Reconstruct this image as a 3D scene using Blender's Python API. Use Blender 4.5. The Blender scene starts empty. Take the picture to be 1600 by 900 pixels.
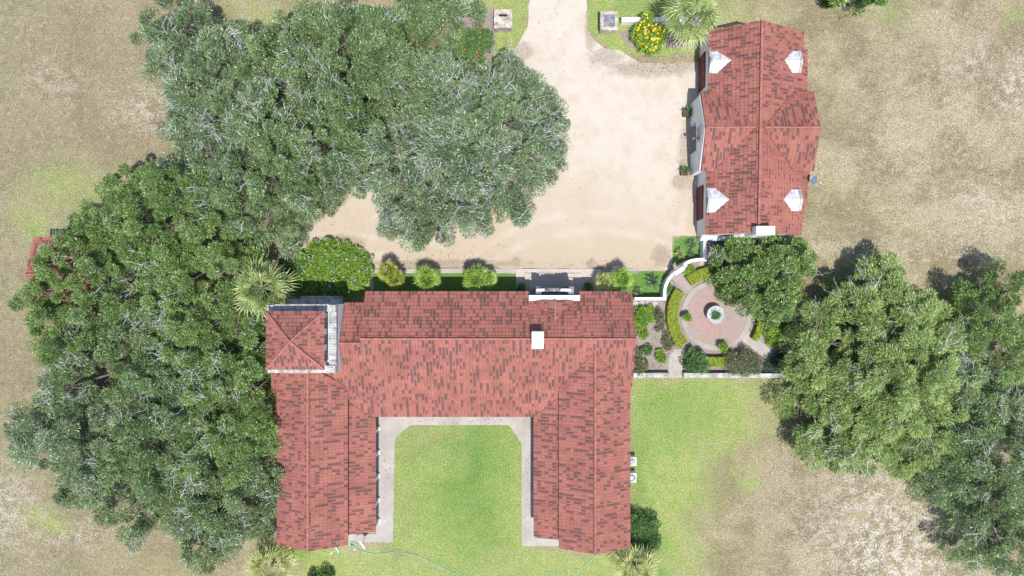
import bpy, math, random
import numpy as np
from mathutils import Vector
S = bpy.context.scene
COL = S.collection
R = math.radians
rnd = random.Random(7)

# ------------------------------------------------------------------ camera, sky, sun, exposure
H = 67.0                                    # drone height in metres; 16 photo pixels to the metre on the ground
cam = bpy.data.objects.new('camera', bpy.data.cameras.new('camera'))
COL.objects.link(cam)
cam.location = (0, 0, H)
cam.rotation_euler = (0, 0, 0)
cam.data.sensor_width = 36.0
cam.data.lens = 36.0 * H / 100.0
cam.data.clip_end = 2000
S.camera = cam

SUN = Vector((0.085, -0.37, 1.0)).normalized()
EL = math.asin(SUN.z)
AZ = math.atan2(SUN.x, SUN.y)
w = bpy.data.worlds.new('World'); S.world = w; w.use_nodes = True
wn = w.node_tree
sky = wn.nodes.new('ShaderNodeTexSky'); sky.sky_type = 'NISHITA'; sky.sun_disc = False
sky.sun_elevation = EL; sky.sun_rotation = AZ
wn.links.new(sky.outputs[0], wn.nodes['Background'].inputs[0])
wn.nodes['Background'].inputs[1].default_value = 0.15
sl = bpy.data.lights.new('sun', 'SUN'); sl.energy = 4.6; sl.angle = R(0.5); sl.color = (1, 0.965, 0.91)
so = bpy.data.objects.new('sun', sl); COL.objects.link(so)
so.rotation_euler = (-SUN).to_track_quat('-Z', 'Y').to_euler(); so.location = (20, -40, 90)
S.view_settings.view_transform = 'Standard'; S.view_settings.look = 'None'
S.view_settings.gamma = 1; S.view_settings.use_curve_mapping = False
S.view_settings.exposure = 0.25
S.render.engine = 'CYCLES'
S.cycles.use_denoising = True
S.cycles.max_bounces = 6; S.cycles.diffuse_bounces = 3; S.cycles.transparent_max_bounces = 4

# ------------------------------------------------------------------ helpers
def wx(px, h=0): return (px - 800) / 16.0 * (H - h) / H
def wy(py, h=0): return (450 - py) / 16.0 * (H - h) / H
def P(px, py, h=0): return Vector((wx(px, h), wy(py, h), h))
ORG = {}
def tag(o, label=None, cat=None, group=None, kind=None):
    if label: o['label'] = label
    if cat: o['category'] = cat
    if group: o['group'] = group
    if kind: o['kind'] = kind
    return o
def thing(name, label, cat, loc=(0, 0, 0), group=None, rz=0):
    o = bpy.data.objects.new(name, None); COL.objects.link(o); o.location = loc
    o.rotation_euler.z = rz
    o.empty_display_size = 0.3
    ORG[o.name] = Vector(loc)
    return tag(o, label, cat, group)
def copy_tree(o, parent=None):
    c = o.copy(); COL.objects.link(c)
    if parent: c.parent = parent
    for ch in list(o.children): copy_tree(ch, c)
    return c
def link(name, me, mat, parent=None):
    o = bpy.data.objects.new(name, me); COL.objects.link(o)
    if mat is not None: me.materials.append(mat)
    if parent is not None:
        o.parent = parent
        ORG[o.name] = ORG[parent.name]
    else:
        ORG[o.name] = Vector((0, 0, 0))
    return o

class MB:
    """collects faces in world coordinates; build() links them as one mesh object"""
    def __init__(s): s.v = []; s.f = []; s.uv = []; s.sm = []
    def face(s, pts, uv=None, smooth=False):
        n = len(s.v); s.v += [tuple(p) for p in pts]
        s.f.append(tuple(range(n, n + len(pts)))); s.uv.append(uv); s.sm.append(smooth)
    def mesh(s, verts, faces, smooth=False):
        n = len(s.v); s.v += [tuple(p) for p in verts]
        for f in faces: s.f.append(tuple(i + n for i in f)); s.uv.append(None); s.sm.append(smooth)
    def box(s, x0, x1, y0, y1, z0, z1, bev=0.0):
        if bev:
            b = bev
            s.prism([(x0+b, y0), (x1-b, y0), (x1, y0+b), (x1, y1-b), (x1-b, y1), (x0+b, y1), (x0, y1-b), (x0, y0+b)], z0, z1-b)
            lo = [(x0+b, y0), (x1-b, y0), (x1, y0+b), (x1, y1-b), (x1-b, y1), (x0+b, y1), (x0, y1-b), (x0, y0+b)]
            hi = [(x0+2*b, y0+b), (x1-2*b, y0+b), (x1-b, y0+2*b), (x1-b, y1-2*b), (x1-2*b, y1-b), (x0+2*b, y1-b), (x0+b, y1-2*b), (x0+b, y0+2*b)]
            n = 8
            vs = [(x, y, z1-b) for x, y in lo] + [(x, y, z1) for x, y in hi]
            s.mesh(vs, [(i, (i+1) % n, n+(i+1) % n, n+i) for i in range(n)] + [tuple(range(n, 2*n))])
            return
        s.prism([(x0, y0), (x1, y0), (x1, y1), (x0, y1)], z0, z1)
    def prism(s, poly, z0, z1):
        n = len(poly)
        vs = [(x, y, z0) for x, y in poly] + [(x, y, z1) for x, y in poly]
        s.mesh(vs, [tuple(range(n-1, -1, -1)), tuple(range(n, 2*n))] + [(i, (i+1) % n, n+(i+1) % n, n+i) for i in range(n)])
    def extr(s, pts, d):
        """extrude 3D polygon by vector d"""
        n = len(pts); d = Vector(d)
        vs = [Vector(p) for p in pts] + [Vector(p) + d for p in pts]
        s.mesh(vs, [tuple(range(n-1, -1, -1)), tuple(range(n, 2*n))] + [(i, (i+1) % n, n+(i+1) % n, n+i) for i in range(n)])
    def tube(s, pts, rad, n=8, cap=True, smooth=True):
        pts = [Vector(p) for p in pts]
        rads = rad if isinstance(rad, (list, tuple)) else [rad] * len(pts)
        vs = []; fs = []
        for i, p in enumerate(pts):
            t = (pts[min(i+1, len(pts)-1)] - pts[max(i-1, 0)]).normalized()
            a = t.cross(Vector((0, 0, 1)))
            if a.length < 1e-3: a = Vector((1, 0, 0))
            a.normalize(); b = t.cross(a)
            for k in range(n):
                g = 2 * math.pi * k / n
                vs.append(p + (a * math.cos(g) + b * math.sin(g)) * rads[i])
        for i in range(len(pts)-1):
            for k in range(n):
                fs.append((i*n+k, i*n+(k+1) % n, (i+1)*n+(k+1) % n, (i+1)*n+k))
        s.mesh(vs, fs, smooth)
        if cap:
            m = len(pts)-1
            s.mesh([vs[k] for k in range(n)], [tuple(range(n))])
            s.mesh([vs[m*n+k] for k in range(n)], [tuple(range(n-1, -1, -1))])
    def lathe(s, prof, c=(0, 0, 0), n=24, smooth=True):
        c = Vector(c); vs = []; fs = []
        for r, z in prof:
            for k in range(n):
                g = 2*math.pi*k/n
                vs.append(c + Vector((r*math.cos(g), r*math.sin(g), z)))
        for i in range(len(prof)-1):
            for k in range(n):
                fs.append((i*n+k, i*n+(k+1) % n, (i+1)*n+(k+1) % n, (i+1)*n+k))
        s.mesh(vs, fs, smooth)
    def build(s, name, mat, parent=None):
        me = bpy.data.meshes.new(name)
        o_ = ORG[parent.name] if parent is not None else Vector((0, 0, 0))
        me.from_pydata([(x-o_.x, y-o_.y, z-o_.z) for x, y, z in s.v], [], s.f)
        if any(u is not None for u in s.uv):
            lay = me.uv_layers.new(name='UVMap'); d = []
            for f, u in zip(s.f, s.uv):
                for i in range(len(f)): d += (list(u[i]) if u else [0.0, 0.0])
            lay.data.foreach_set('uv', d)
        me.polygons.foreach_set('use_smooth', s.sm)
        me.update()
        return link(name, me, mat, parent)

def np_quads(name, V, tone, mat, parent=None, extra=None):
    """V: (n,4,3) world quads, tone: per-quad float"""
    n0 = len(V)
    if extra is not None: V = np.concatenate([V, extra[0]]); tone = np.concatenate([tone, extra[1]])
    n = len(V)
    me = bpy.data.meshes.new(name)
    if parent is not None: V = V - np.array(ORG[parent.name])[None, None, :]
    me.vertices.add(4*n); me.vertices.foreach_set('co', V.reshape(-1).astype(np.float32))
    me.loops.add(4*n); me.loops.foreach_set('vertex_index', np.arange(4*n, dtype=np.int32))
    me.polygons.add(n)
    me.polygons.foreach_set('loop_start', np.arange(0, 4*n, 4, dtype=np.int32))
    me.update(calc_edges=True)
    a = me.attributes.new('tone', 'FLOAT', 'POINT')
    a.data.foreach_set('value', np.repeat(tone, 4).astype(np.float32))
    o = link(name, me, mat, parent)
    if extra is not None:
        me.materials.append(extra[2]); mi = np.zeros(n, dtype=np.int32); mi[n0:] = 1
        me.polygons.foreach_set('material_index', mi)
    return o

def norm(a): return a / np.maximum(np.linalg.norm(a, axis=-1, keepdims=True), 1e-6)
def leaf_quads(p, ax, L, W, rng, up=0.8):
    n = len(p)
    nr = norm(rng.normal(size=(n, 3)) * 0.75 + np.array([0, 0, up]))
    sd = norm(np.cross(ax, nr))
    L = np.asarray(L)[:, None]; W = np.asarray(W)[:, None]
    mid = p + ax * L * 0.45
    return np.stack([p, mid + sd*W*0.5, p + ax*L, mid - sd*W*0.5], axis=1)

# ------------------------------------------------------------------ materials
class NT:
    def __init__(s, name):
        s.m = bpy.data.materials.new(name); s.m.use_nodes = True
        s.t = s.m.node_tree; s.b = s.t.nodes['Principled BSDF']
    def n(s, typ, **kw):
        nd = s.t.nodes.new(typ)
        for k, v in kw.items(): setattr(nd, k, v)
        return nd
    def set(s, sock, v):
        if hasattr(v, 'is_output') or isinstance(v, bpy.types.NodeSocket): s.t.links.new(v, sock)
        elif v is not None: sock.default_value = v
    def math(s, op, a, b=None, c=None, clamp=False):
        nd = s.n('ShaderNodeMath', operation=op, use_clamp=clamp)
        s.set(nd.inputs[0], a)
        if b is not None: s.set(nd.inputs[1], b)
        if c is not None: s.set(nd.inputs[2], c)
        return nd.outputs[0]
    def mix(s, f, a, b, mode='MIX'):
        nd = s.n('ShaderNodeMix', data_type='RGBA', blend_type=mode)
        s.set(nd.inputs[0], f)
        s.set(nd.inputs[6], (*a, 1) if isinstance(a, tuple) and len(a) == 3 else a)
        s.set(nd.inputs[7], (*b, 1) if isinstance(b, tuple) and len(b) == 3 else b)
        return nd.outputs[2]
    def noise(s, vec, scale, detail=3, rough=0.55, dist=0.0):
        nd = s.n('ShaderNodeTexNoise'); s.set(nd.inputs['Vector'], vec)
        nd.inputs['Scale'].default_value = scale; nd.inputs['Detail'].default_value = detail
        nd.inputs['Roughness'].default_value = rough; nd.inputs['Distortion'].default_value = dist
        return nd.outputs[0]
    def ramp(s, f, lo, hi, a=0.0, b=1.0):
        nd = s.n('ShaderNodeMapRange', interpolation_type='SMOOTHSTEP')
        s.set(nd.inputs[0], f); nd.inputs[1].default_value = lo; nd.inputs[2].default_value = hi
        nd.inputs[3].default_value = a; nd.inputs[4].default_value = b
        return nd.outputs[0]
    def pos(s): return s.n('ShaderNodeNewGeometry').outputs['Position']
    def bump(s, h, strength=0.3, dist=0.05):
        nd = s.n('ShaderNodeBump'); nd.inputs['Strength'].default_value = strength
        nd.inputs['Distance'].default_value = dist; s.set(nd.inputs['Height'], h)
        s.t.links.new(nd.outputs[0], s.b.inputs['Normal'])
    def out(s, col, rough=0.8, spec=0.3):
        s.set(s.b.inputs['Base Color'], (*col, 1) if isinstance(col, tuple) and len(col) == 3 else col)
        s.set(s.b.inputs['Roughness'], rough)
        s.b.inputs['Specular IOR Level'].default_value = spec
        return s.m

def plain(name, c, rough=0.7, var=0.25, scale=3.0, spec=0.3, metal=0.0, bump=0.0):
    t = NT(name); p = t.pos()
    f = t.noise(p, scale, 4)
    k = t.ramp(f, 0.3, 0.7, 1-var, 1+var*0.5)
    nd = t.n('ShaderNodeVectorMath', operation='SCALE')
    nd.inputs[0].default_value = c; t.set(nd.inputs['Scale'], k)
    t.out(nd.outputs[0], rough, spec)
    t.b.inputs['Metallic'].default_value = metal
    if bump: t.bump(t.noise(p, scale*8, 3), bump)
    return t.m

def leaf_mat(name, c0, c1, c2=None, tr=0.25, rough=0.5, spec=0.4):
    """leaf colour runs c0 -> c1 (-> c2) along the per-leaf 'tone'"""
    t = NT(name)
    a = t.n('ShaderNodeAttribute', attribute_name='tone').outputs['Fac']
    col = t.mix(t.ramp(a, 0.0, 0.8), c0, c1)
    if c2: col = t.mix(t.ramp(a, 0.8, 1.0), col, c2)
    t.out(col, rough, spec)
    if tr:
        d = t.n('ShaderNodeBsdfTranslucent'); t.set(d.inputs['Color'], col)
        m = t.n('ShaderNodeMixShader'); m.inputs[0].default_value = tr
        t.t.links.new(t.b.outputs[0], m.inputs[1]); t.t.links.new(d.outputs[0], m.inputs[2])
        t.t.links.new(m.outputs[0], t.t.nodes['Material Output'].inputs[0])
    return t.m

def tile_mat():
    t = NT('clay_roof_tile')
    uv = t.n('ShaderNodeUVMap'); uv.uv_map = 'UVMap'
    sp = t.n('ShaderNodeSeparateXYZ'); t.t.links.new(uv.outputs[0], sp.inputs[0])
    u, v = sp.outputs[0], sp.outputs[1]
    TW, CL = 0.34, 0.37
    fv = t.math('FLOOR', t.math('DIVIDE', v, CL))
    tu = t.math('ADD', t.math('DIVIDE', u, TW), 0.0)
    st = t.math('ADD', tu, t.math('MULTIPLY', t.math('MODULO', fv, 2.0), 0.5))
    fu = t.math('FLOOR', st)
    sub = t.math('FLOOR', t.math('DIVIDE', u, 0.30))
    def wnz(a, b, off):
        c = t.n('ShaderNodeCombineXYZ'); t.set(c.inputs[0], a); t.set(c.inputs[1], b); c.inputs[2].default_value = off
        n_ = t.n('ShaderNodeTexWhiteNoise', noise_dimensions='3D'); t.t.links.new(c.outputs[0], n_.inputs[0])
        return n_.outputs[0]
    h = wnz(sub, 0.0, 3.3)
    run = t.math('FLOOR', t.math('ADD', t.math('DIVIDE', fv, 2.0), t.math('MULTIPLY', h, 9.0)))
    d1 = t.math('LESS_THAN', wnz(sub, run, 1.7), 0.25)
    d2 = t.math('LESS_THAN', wnz(sub, fv, 5.1), 0.14)
    brk = t.math('GREATER_THAN', wnz(sub, fv, 9.4), 0.2)
    dark = t.math('MAXIMUM', t.math('MULTIPLY', d1, brk), d2)
    # the dark inlays stop short of their neighbours
    su = t.math('FRACT', t.math('DIVIDE', u, 0.30))
    dark = t.math('MULTIPLY', dark, t.math('LESS_THAN', su, 0.62))
    var = t.ramp(wnz(fu, fv, 0.2), 0, 1, 0.92, 1.06)
    ws = t.ramp(t.noise(t.pos(), 0.5, 5, 0.7), 0.34, 0.66, 0.84, 1.10)
    col = t.mix(dark, (0.312, 0.120, 0.094), (0.130, 0.070, 0.062))
    nd = t.n('ShaderNodeVectorMath', operation='SCALE'); t.set(nd.inputs[0], col)
    t.set(nd.inputs['Scale'], t.math('MULTIPLY', var, ws))
    jl = t.math('LESS_THAN', t.math('FRACT', t.math('ADD', t.math('DIVIDE', u, 0.30), 0.19)), 0.16)
    ln = jl
    col2 = t.mix(t.math('MULTIPLY', ln, 0.42), nd.outputs[0], (0.09, 0.03, 0.028))
    col2 = t.mix(t.ramp(t.noise(t.pos(), 3.0, 5, 0.75), 0.60, 0.74, 0, 0.4), col2, (0.36, 0.24, 0.20))
    col2 = t.mix(t.ramp(t.noise(t.pos(), 1.4, 5, 0.75), 0.60, 0.76, 0, 0.35), col2, (0.16, 0.075, 0.062))
    t.out(col2, 0.75, 0.2)
    rib = t.math('ABSOLUTE', t.math('SINE', t.math('MULTIPLY', u, math.pi/0.15)))
    t.bump(t.math('ADD', rib, t.math('MULTIPLY', t.noise(t.pos(), 14, 2), 0.4)), 0.5, 0.035)
    return t.m

M = {}
M['tile'] = tile_mat()
M['ridge'] = plain('ridge_tile', (0.345, 0.136, 0.108), 0.75, 0.25, 2.5)
M['rust'] = plain('valley_flashing', (0.26, 0.085, 0.05), 0.6, 0.4, 2.0)
M['stucco'] = plain('white_stucco', (0.74, 0.735, 0.72), 0.9, 0.10, 1.2, 0.2, bump=0.15)
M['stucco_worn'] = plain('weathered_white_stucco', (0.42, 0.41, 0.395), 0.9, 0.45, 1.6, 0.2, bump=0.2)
M['white'] = plain('white_paint', (0.8, 0.8, 0.8), 0.5, 0.06, 2)
M['metal_white'] = plain('white_sheet_metal', (0.60, 0.62, 0.64), 0.45, 0.3, 3, 0.4)
M['dark'] = plain('dark_recess', (0.03, 0.03, 0.032), 0.8, 0.2, 3)
M['glass'] = plain('window_glass', (0.05, 0.07, 0.08), 0.08, 0.1, 1, 0.6)
M['door'] = plain('red_wood_door', (0.16, 0.035, 0.025), 0.6, 0.3, 2)
M['wood'] = plain('brown_wood', (0.12, 0.07, 0.045), 0.7, 0.3, 4)
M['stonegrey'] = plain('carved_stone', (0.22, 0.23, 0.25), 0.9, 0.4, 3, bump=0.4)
M['bark'] = plain('grey_bark', (0.16, 0.14, 0.12), 0.95, 0.4, 5, 0.1, bump=0.6)
M['twig'] = plain('pale_lichen_twig', (0.55, 0.56, 0.55), 0.9, 0.35, 1.5, 0.2)
M['hose'] = plain('green_hose', (0.19, 0.50, 0.37), 0.4, 0.1, 3)
M['terracotta'] = plain('terracotta', (0.42, 0.16, 0.10), 0.8, 0.2, 6)
M['blue_dish'] = plain('blue_grey_dish', (0.10, 0.17, 0.28), 0.4, 0.1, 2)
M['black'] = plain('black_metal', (0.02, 0.02, 0.022), 0.5, 0.2, 2)
M['water'] = plain('fountain_water', (0.40, 0.46, 0.46), 0.1, 0.4, 5, 0.5)

def flag_mat():
    t = NT('limestone_flags'); p = t.pos()
    vo = t.n('ShaderNodeTexVoronoi', feature='DISTANCE_TO_EDGE'); t.set(vo.inputs['Vector'], p); vo.inputs['Scale'].default_value = 1.6
    c = t.mix(t.ramp(t.noise(p, 2.2, 4), 0.3, 0.7), (0.33, 0.28, 0.22), (0.55, 0.50, 0.44))
    c = t.mix(t.ramp(vo.outputs[0], 0.0, 0.05, 0.75, 0), c, (0.13, 0.11, 0.09))
    t.out(c, 0.9, 0.2); t.bump(t.noise(p, 9, 4), 0.5)
    return t.m
M['rubble'] = flag_mat()

def concrete_mat(name, c0, c1, sc=0.5):
    t = NT(name); p = t.pos()
    c = t.mix(t.ramp(t.noise(p, sc, 5, 0.65), 0.3, 0.7), c0, c1)
    c = t.mix(t.ramp(t.noise(p, 11, 3, 0.7), 0.55, 0.8, 0, 0.45), c, tuple(x*0.5 for x in c0))
    c = t.mix(t.ramp(t.noise(p, 3.3, 5, 0.7), 0.62, 0.75, 0, 0.5), c, tuple(x*0.55 for x in c0))
    t.out(c, 0.9, 0.2); t.bump(t.noise(p, 20, 3), 0.2)
    return t.m
M['concrete'] = concrete_mat('concrete', (0.33, 0.30, 0.27), (0.42, 0.385, 0.35))
M['terrace'] = concrete_mat('terrace_concrete', (0.42, 0.36, 0.315), (0.50, 0.44, 0.395))

def mulch_mat():
    t = NT('bark_mulch'); p = t.pos()
    c = t.mix(t.ramp(t.noise(p, 8, 5, 0.8), 0.32, 0.68), (0.08, 0.06, 0.05), (0.42, 0.35, 0.32))
    c = t.mix(t.ramp(t.noise(p, 0.9, 3), 0.35, 0.7), c, (0.30, 0.25, 0.225))
    t.out(c, 0.95, 0.1); t.bump(t.noise(p, 14, 4), 0.8)
    return t.m
M['mulch'] = mulch_mat()

def patio_mat():
    t = NT('brick_paving'); p = t.pos()
    mp = t.n('ShaderNodeMapping'); t.set(mp.inputs[0], p); mp.inputs['Rotation'].default_value = (0, 0, R(43))
    br = t.n('ShaderNodeTexBrick'); t.t.links.new(mp.outputs[0], br.inputs[0])
    br.inputs['Scale'].default_value = 1.0; br.inputs['Mortar Size'].default_value = 0.018
    br.inputs['Brick Width'].default_value = 0.42; br.inputs['Row Height'].default_value = 0.2
    br.inputs['Color1'].default_value = (0.37, 0.21, 0.178, 1); br.inputs['Color2'].default_value = (0.29, 0.18, 0.155, 1)
    br.inputs['Mortar'].default_value = (0.38, 0.33, 0.30, 1)
    g = t.ramp(t.noise(p, 0.4, 5, 0.65), 0.42, 0.56)
    c = t.mix(g, br.outputs[0], t.mix(0.65, br.outputs[0], (0.30, 0.262, 0.225)))
    c = t.mix(t.ramp(t.noise(p, 4, 4), 0.4, 0.75, 0, 0.5), c, (0.32, 0.275, 0.255))
    t.out(c, 0.9, 0.2); t.bump(t.noise(p, 12, 3), 0.3)
    return t.m
M['patio'] = patio_mat()

# ------------------------------------------------------------------ ground (one sheet)
def smooth_noise(X, Y, scale, seed):
    """value noise evaluated on arrays"""
    rng = np.random.default_rng(seed); T = rng.random((256, 256))
    x = X/scale + 500; y = Y/scale + 500
    xi = np.floor(x).astype(int); yi = np.floor(y).astype(int); fx = x-xi; fy = y-yi
    fx = fx*fx*(3-2*fx); fy = fy*fy*(3-2*fy)
    g = lambda a, b: T[a % 256, b % 256]
    return (g(xi, yi)*(1-fx)+g(xi+1, yi)*fx)*(1-fy) + (g(xi, yi+1)*(1-fx)+g(xi+1, yi+1)*fx)*fy
xs = np.concatenate([[-600, -300, -150, -90, -65], np.linspace(-55, 55, 441), [65, 90, 150, 300, 600]])
ys = np.concatenate([[-600, -300, -150, -80, -45], np.linspace(-33, 33, 265), [45, 80, 150, 300, 600]])
GX, GY = np.meshgrid(xs, ys)
PX = GX*16+800; PY = 450-GY*16
wob = (smooth_noise(GX, GY, 2.2, 3)-0.5)*40 + (smooth_noise(GX, GY, 0.8, 4)-0.5)*24
def ell(cx, cy, rx, ry, soft=0.5):
    d = np.sqrt(((PX+wob-cx)/rx)**2 + ((PY+wob*0.8-cy)/ry)**2)
    return np.clip((1+soft-d)/(2*soft), 0, 1)
def polym(pts, soft):
    """soft inside mask of a convex polygon given clockwise in the photograph"""
    m = np.full(PX.shape, 1e9)
    for (x0, y0), (x1, y1) in zip(pts, pts[1:]+pts[:1]):
        nx, ny = -(y1-y0), (x1-x0); l = math.hypot(nx, ny)
        m = np.minimum(m, ((PX-x0)*nx+(PY-y0)*ny)/l)
    return np.clip(0.5+(m+wob*0.35)/(2*soft), 0, 1)
green = np.zeros(PX.shape)
lush = np.zeros(PX.shape)
def add(arr, m, k): np.maximum(arr, m*k, out=arr)
add(green, np.clip(polym([(605, 655), (825, 655), (825, 860), (605, 860)], 4)*0.95 - ell(660, 690, 50, 30, .9)*.28 - ell(635, 800, 26, 60, .9)*.3 - ell(720, 672, 90, 8, .8)*.2, 0, 1), 1.0)
add(lush, ell(745, 740, 50, 110, 0.9), 0.9); add(lush, ell(650, 700, 40, 60, 0.7), 0.35); add(lush, ell(700, 790, 90, 50, .8), .4)
add(green, polym([(470, 850), (990, 850), (1010, 960), (440, 960)], 22), 0.74)
add(green, ell(720, 850, 130, 40, 0.6), 0.85); add(green, ell(480, 868, 40, 14, .6), 1.0); add(lush, ell(455, 868, 40, 14, .6), .8)
add(green, polym([(975, 580), (1215, 585), (1120, 680), (1060, 900), (1040, 960), (975, 960)], 32), 0.85)
add(green, polym([(975, 580), (1250, 590), (1190, 680), (1110, 780), (1100, 960), (975, 960)], 70), 1.05); add(green, ell(1085, 640, 105, 75, .7), 1.0); add(green, ell(1030, 860, 70, 90, .8), .9); add(green, ell(1190, 615, 60, 26, .8), .8); add(lush, ell(1050, 640, 60, 50, 0.8), 0.5); add(lush, ell(1000, 760, 22, 110, 0.7), 0.6); add(lush, ell(1020, 880, 30, 40, .7), .7)
add(green, ell(1160, 745, 16, 28, 0.95), 0.7); add(green, ell(1120, 850, 60, 90, .9), .3)
add(green, polym([(690, -20), (826, -20), (826, 60), (800, 90), (690, 90)], 8), 0.72)
add(green, polym([(916, -20), (1110, -20), (1100, 85), (960, 85), (916, 50)], 6), 0.8)
add(green, ell(1130, 20, 110, 45, 0.7), 0.5); add(lush, ell(1010, 15, 70, 20, .6), .4)
add(green, ell(110, 300, 90, 55, 0.95), 0.62); add(green, ell(60, 360, 34, 40, 0.9), 0.7); add(lush, ell(50, 380, 16, 26, .8), .5)
add(green, ell(72, 812, 30, 20, 0.95), 0.7); add(green, ell(420, 20, 90, 30, 0.6), 0.55); add(green, ell(500, 40, 50, 50, 0.6), 0.5)
for q_ in ([(575, 424), (1040, 424), (1040, 475), (575, 475)], [(1048, 368), (1100, 368), (1100, 412), (1048, 412)]):
    add(green, polym(q_, 3), 1.15); add(lush, polym(q_, 3), 1.0)
add(green, polym([(455, 400), (580, 400), (580, 480), (400, 480)], 3), .8)
add(green, ell(1380, 15, 60, 20, 0.8), 0.5); add(green, ell(1590, 35, 20, 20, .8), .6); add(green, ell(1210, 640, 60, 30, .8), .5)
add(green, ell(420, 740, 30, 160, .8), .6); add(green, ell(250, 880, 120, 40, .8), .35)
pale = np.zeros(PX.shape)
add(pale, ell(1400, 830, 130, 110, 0.8), 1.0); add(pale, ell(1480, 180, 130, 120, .9), .4); add(pale, ell(1400, 880, 90, 50, .6), 1.2); add(pale, ell(1590, 150, 40, 60, 0.8), 0.8); add(pale, ell(1520, 95, 40, 40, .8), .7)
add(pale, ell(1480, 20, 30, 40, .8), .5); add(pale, ell(1420, 250, 150, 26, 0.8), 0.45); add(pale, ell(1550, 330, 90, 50, .8), .6)
add(pale, ell(230, 170, 40, 30, 0.8), 0.7); add(pale, ell(90, 130, 40, 24, .9), .45); add(pale, ell(20, 800, 40, 50, .8), .7); add(pale, ell(110, 830, 70, 20, .8), .45)
add(pale, ell(1300, 760, 90, 50, .8), .4); add(pale, ell(1230, 560, 40, 30, .8), .3)
tp = np.abs(np.hypot((PX-1430)/1.35, PY-330)-105); add(pale, np.clip(1-tp/7, 0, 1)*(PX > 1400)*(PY < 320), .65)
add(pale, np.clip(1-np.abs(PY-385-0.05*(PX-1300))/16, 0, 1)*(PX > 1270), .5)
for cy_, sl_ in ((395, .02), (372, .03), (352, .0), (328, -.03), (262, .05), (205, .1)):
    add(pale, np.clip(1-np.abs(PY-cy_-sl_*(PX-1300)+wob*.25)/6, 0, 1)*np.clip((PX-1290)/60, 0, 1), .5)
for cx_, cy_, r_ in ((1430, 260, 120), (1430, 260, 150), (1250, 330, 210)):
    add(pale, np.clip(1-np.abs(np.hypot(PX-cx_, PY-cy_)-r_+wob*.2)/5, 0, 1)*(PX > cx_-20)*(PX > 1330), .6)
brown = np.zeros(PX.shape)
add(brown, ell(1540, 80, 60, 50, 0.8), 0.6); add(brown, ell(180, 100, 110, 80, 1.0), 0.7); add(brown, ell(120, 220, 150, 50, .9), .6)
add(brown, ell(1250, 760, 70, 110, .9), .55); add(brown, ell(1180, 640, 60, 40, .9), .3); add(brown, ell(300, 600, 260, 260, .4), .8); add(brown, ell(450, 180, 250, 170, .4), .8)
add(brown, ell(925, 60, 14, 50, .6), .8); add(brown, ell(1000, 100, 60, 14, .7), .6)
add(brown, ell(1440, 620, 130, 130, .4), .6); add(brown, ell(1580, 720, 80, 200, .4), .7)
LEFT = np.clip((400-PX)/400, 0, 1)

def np_grid(name, X, Y, z, mat, attrs):
    ny, nx = X.shape
    me = bpy.data.meshes.new(name)
    V = np.stack([X, Y, np.full(X.shape, z)], -1).reshape(-1, 3)
    i = np.arange(ny*nx).reshape(ny, nx)
    q = np.stack([i[:-1, :-1], i[:-1, 1:], i[1:, 1:], i[1:, :-1]], -1).reshape(-1, 4)
    me.vertices.add(len(V)); me.vertices.foreach_set('co', V.reshape(-1).astype(np.float32))
    me.loops.add(q.size); me.loops.foreach_set('vertex_index', q.reshape(-1).astype(np.int32))
    me.polygons.add(len(q)); me.polygons.foreach_set('loop_start', np.arange(0, q.size, 4, dtype=np.int32))
    me.update(calc_edges=True)
    for k, a in attrs.items():
        at = me.attributes.new(k, 'FLOAT', 'POINT'); at.data.foreach_set('value', a.reshape(-1).astype(np.float32))
    return link(name, me, mat)

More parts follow.
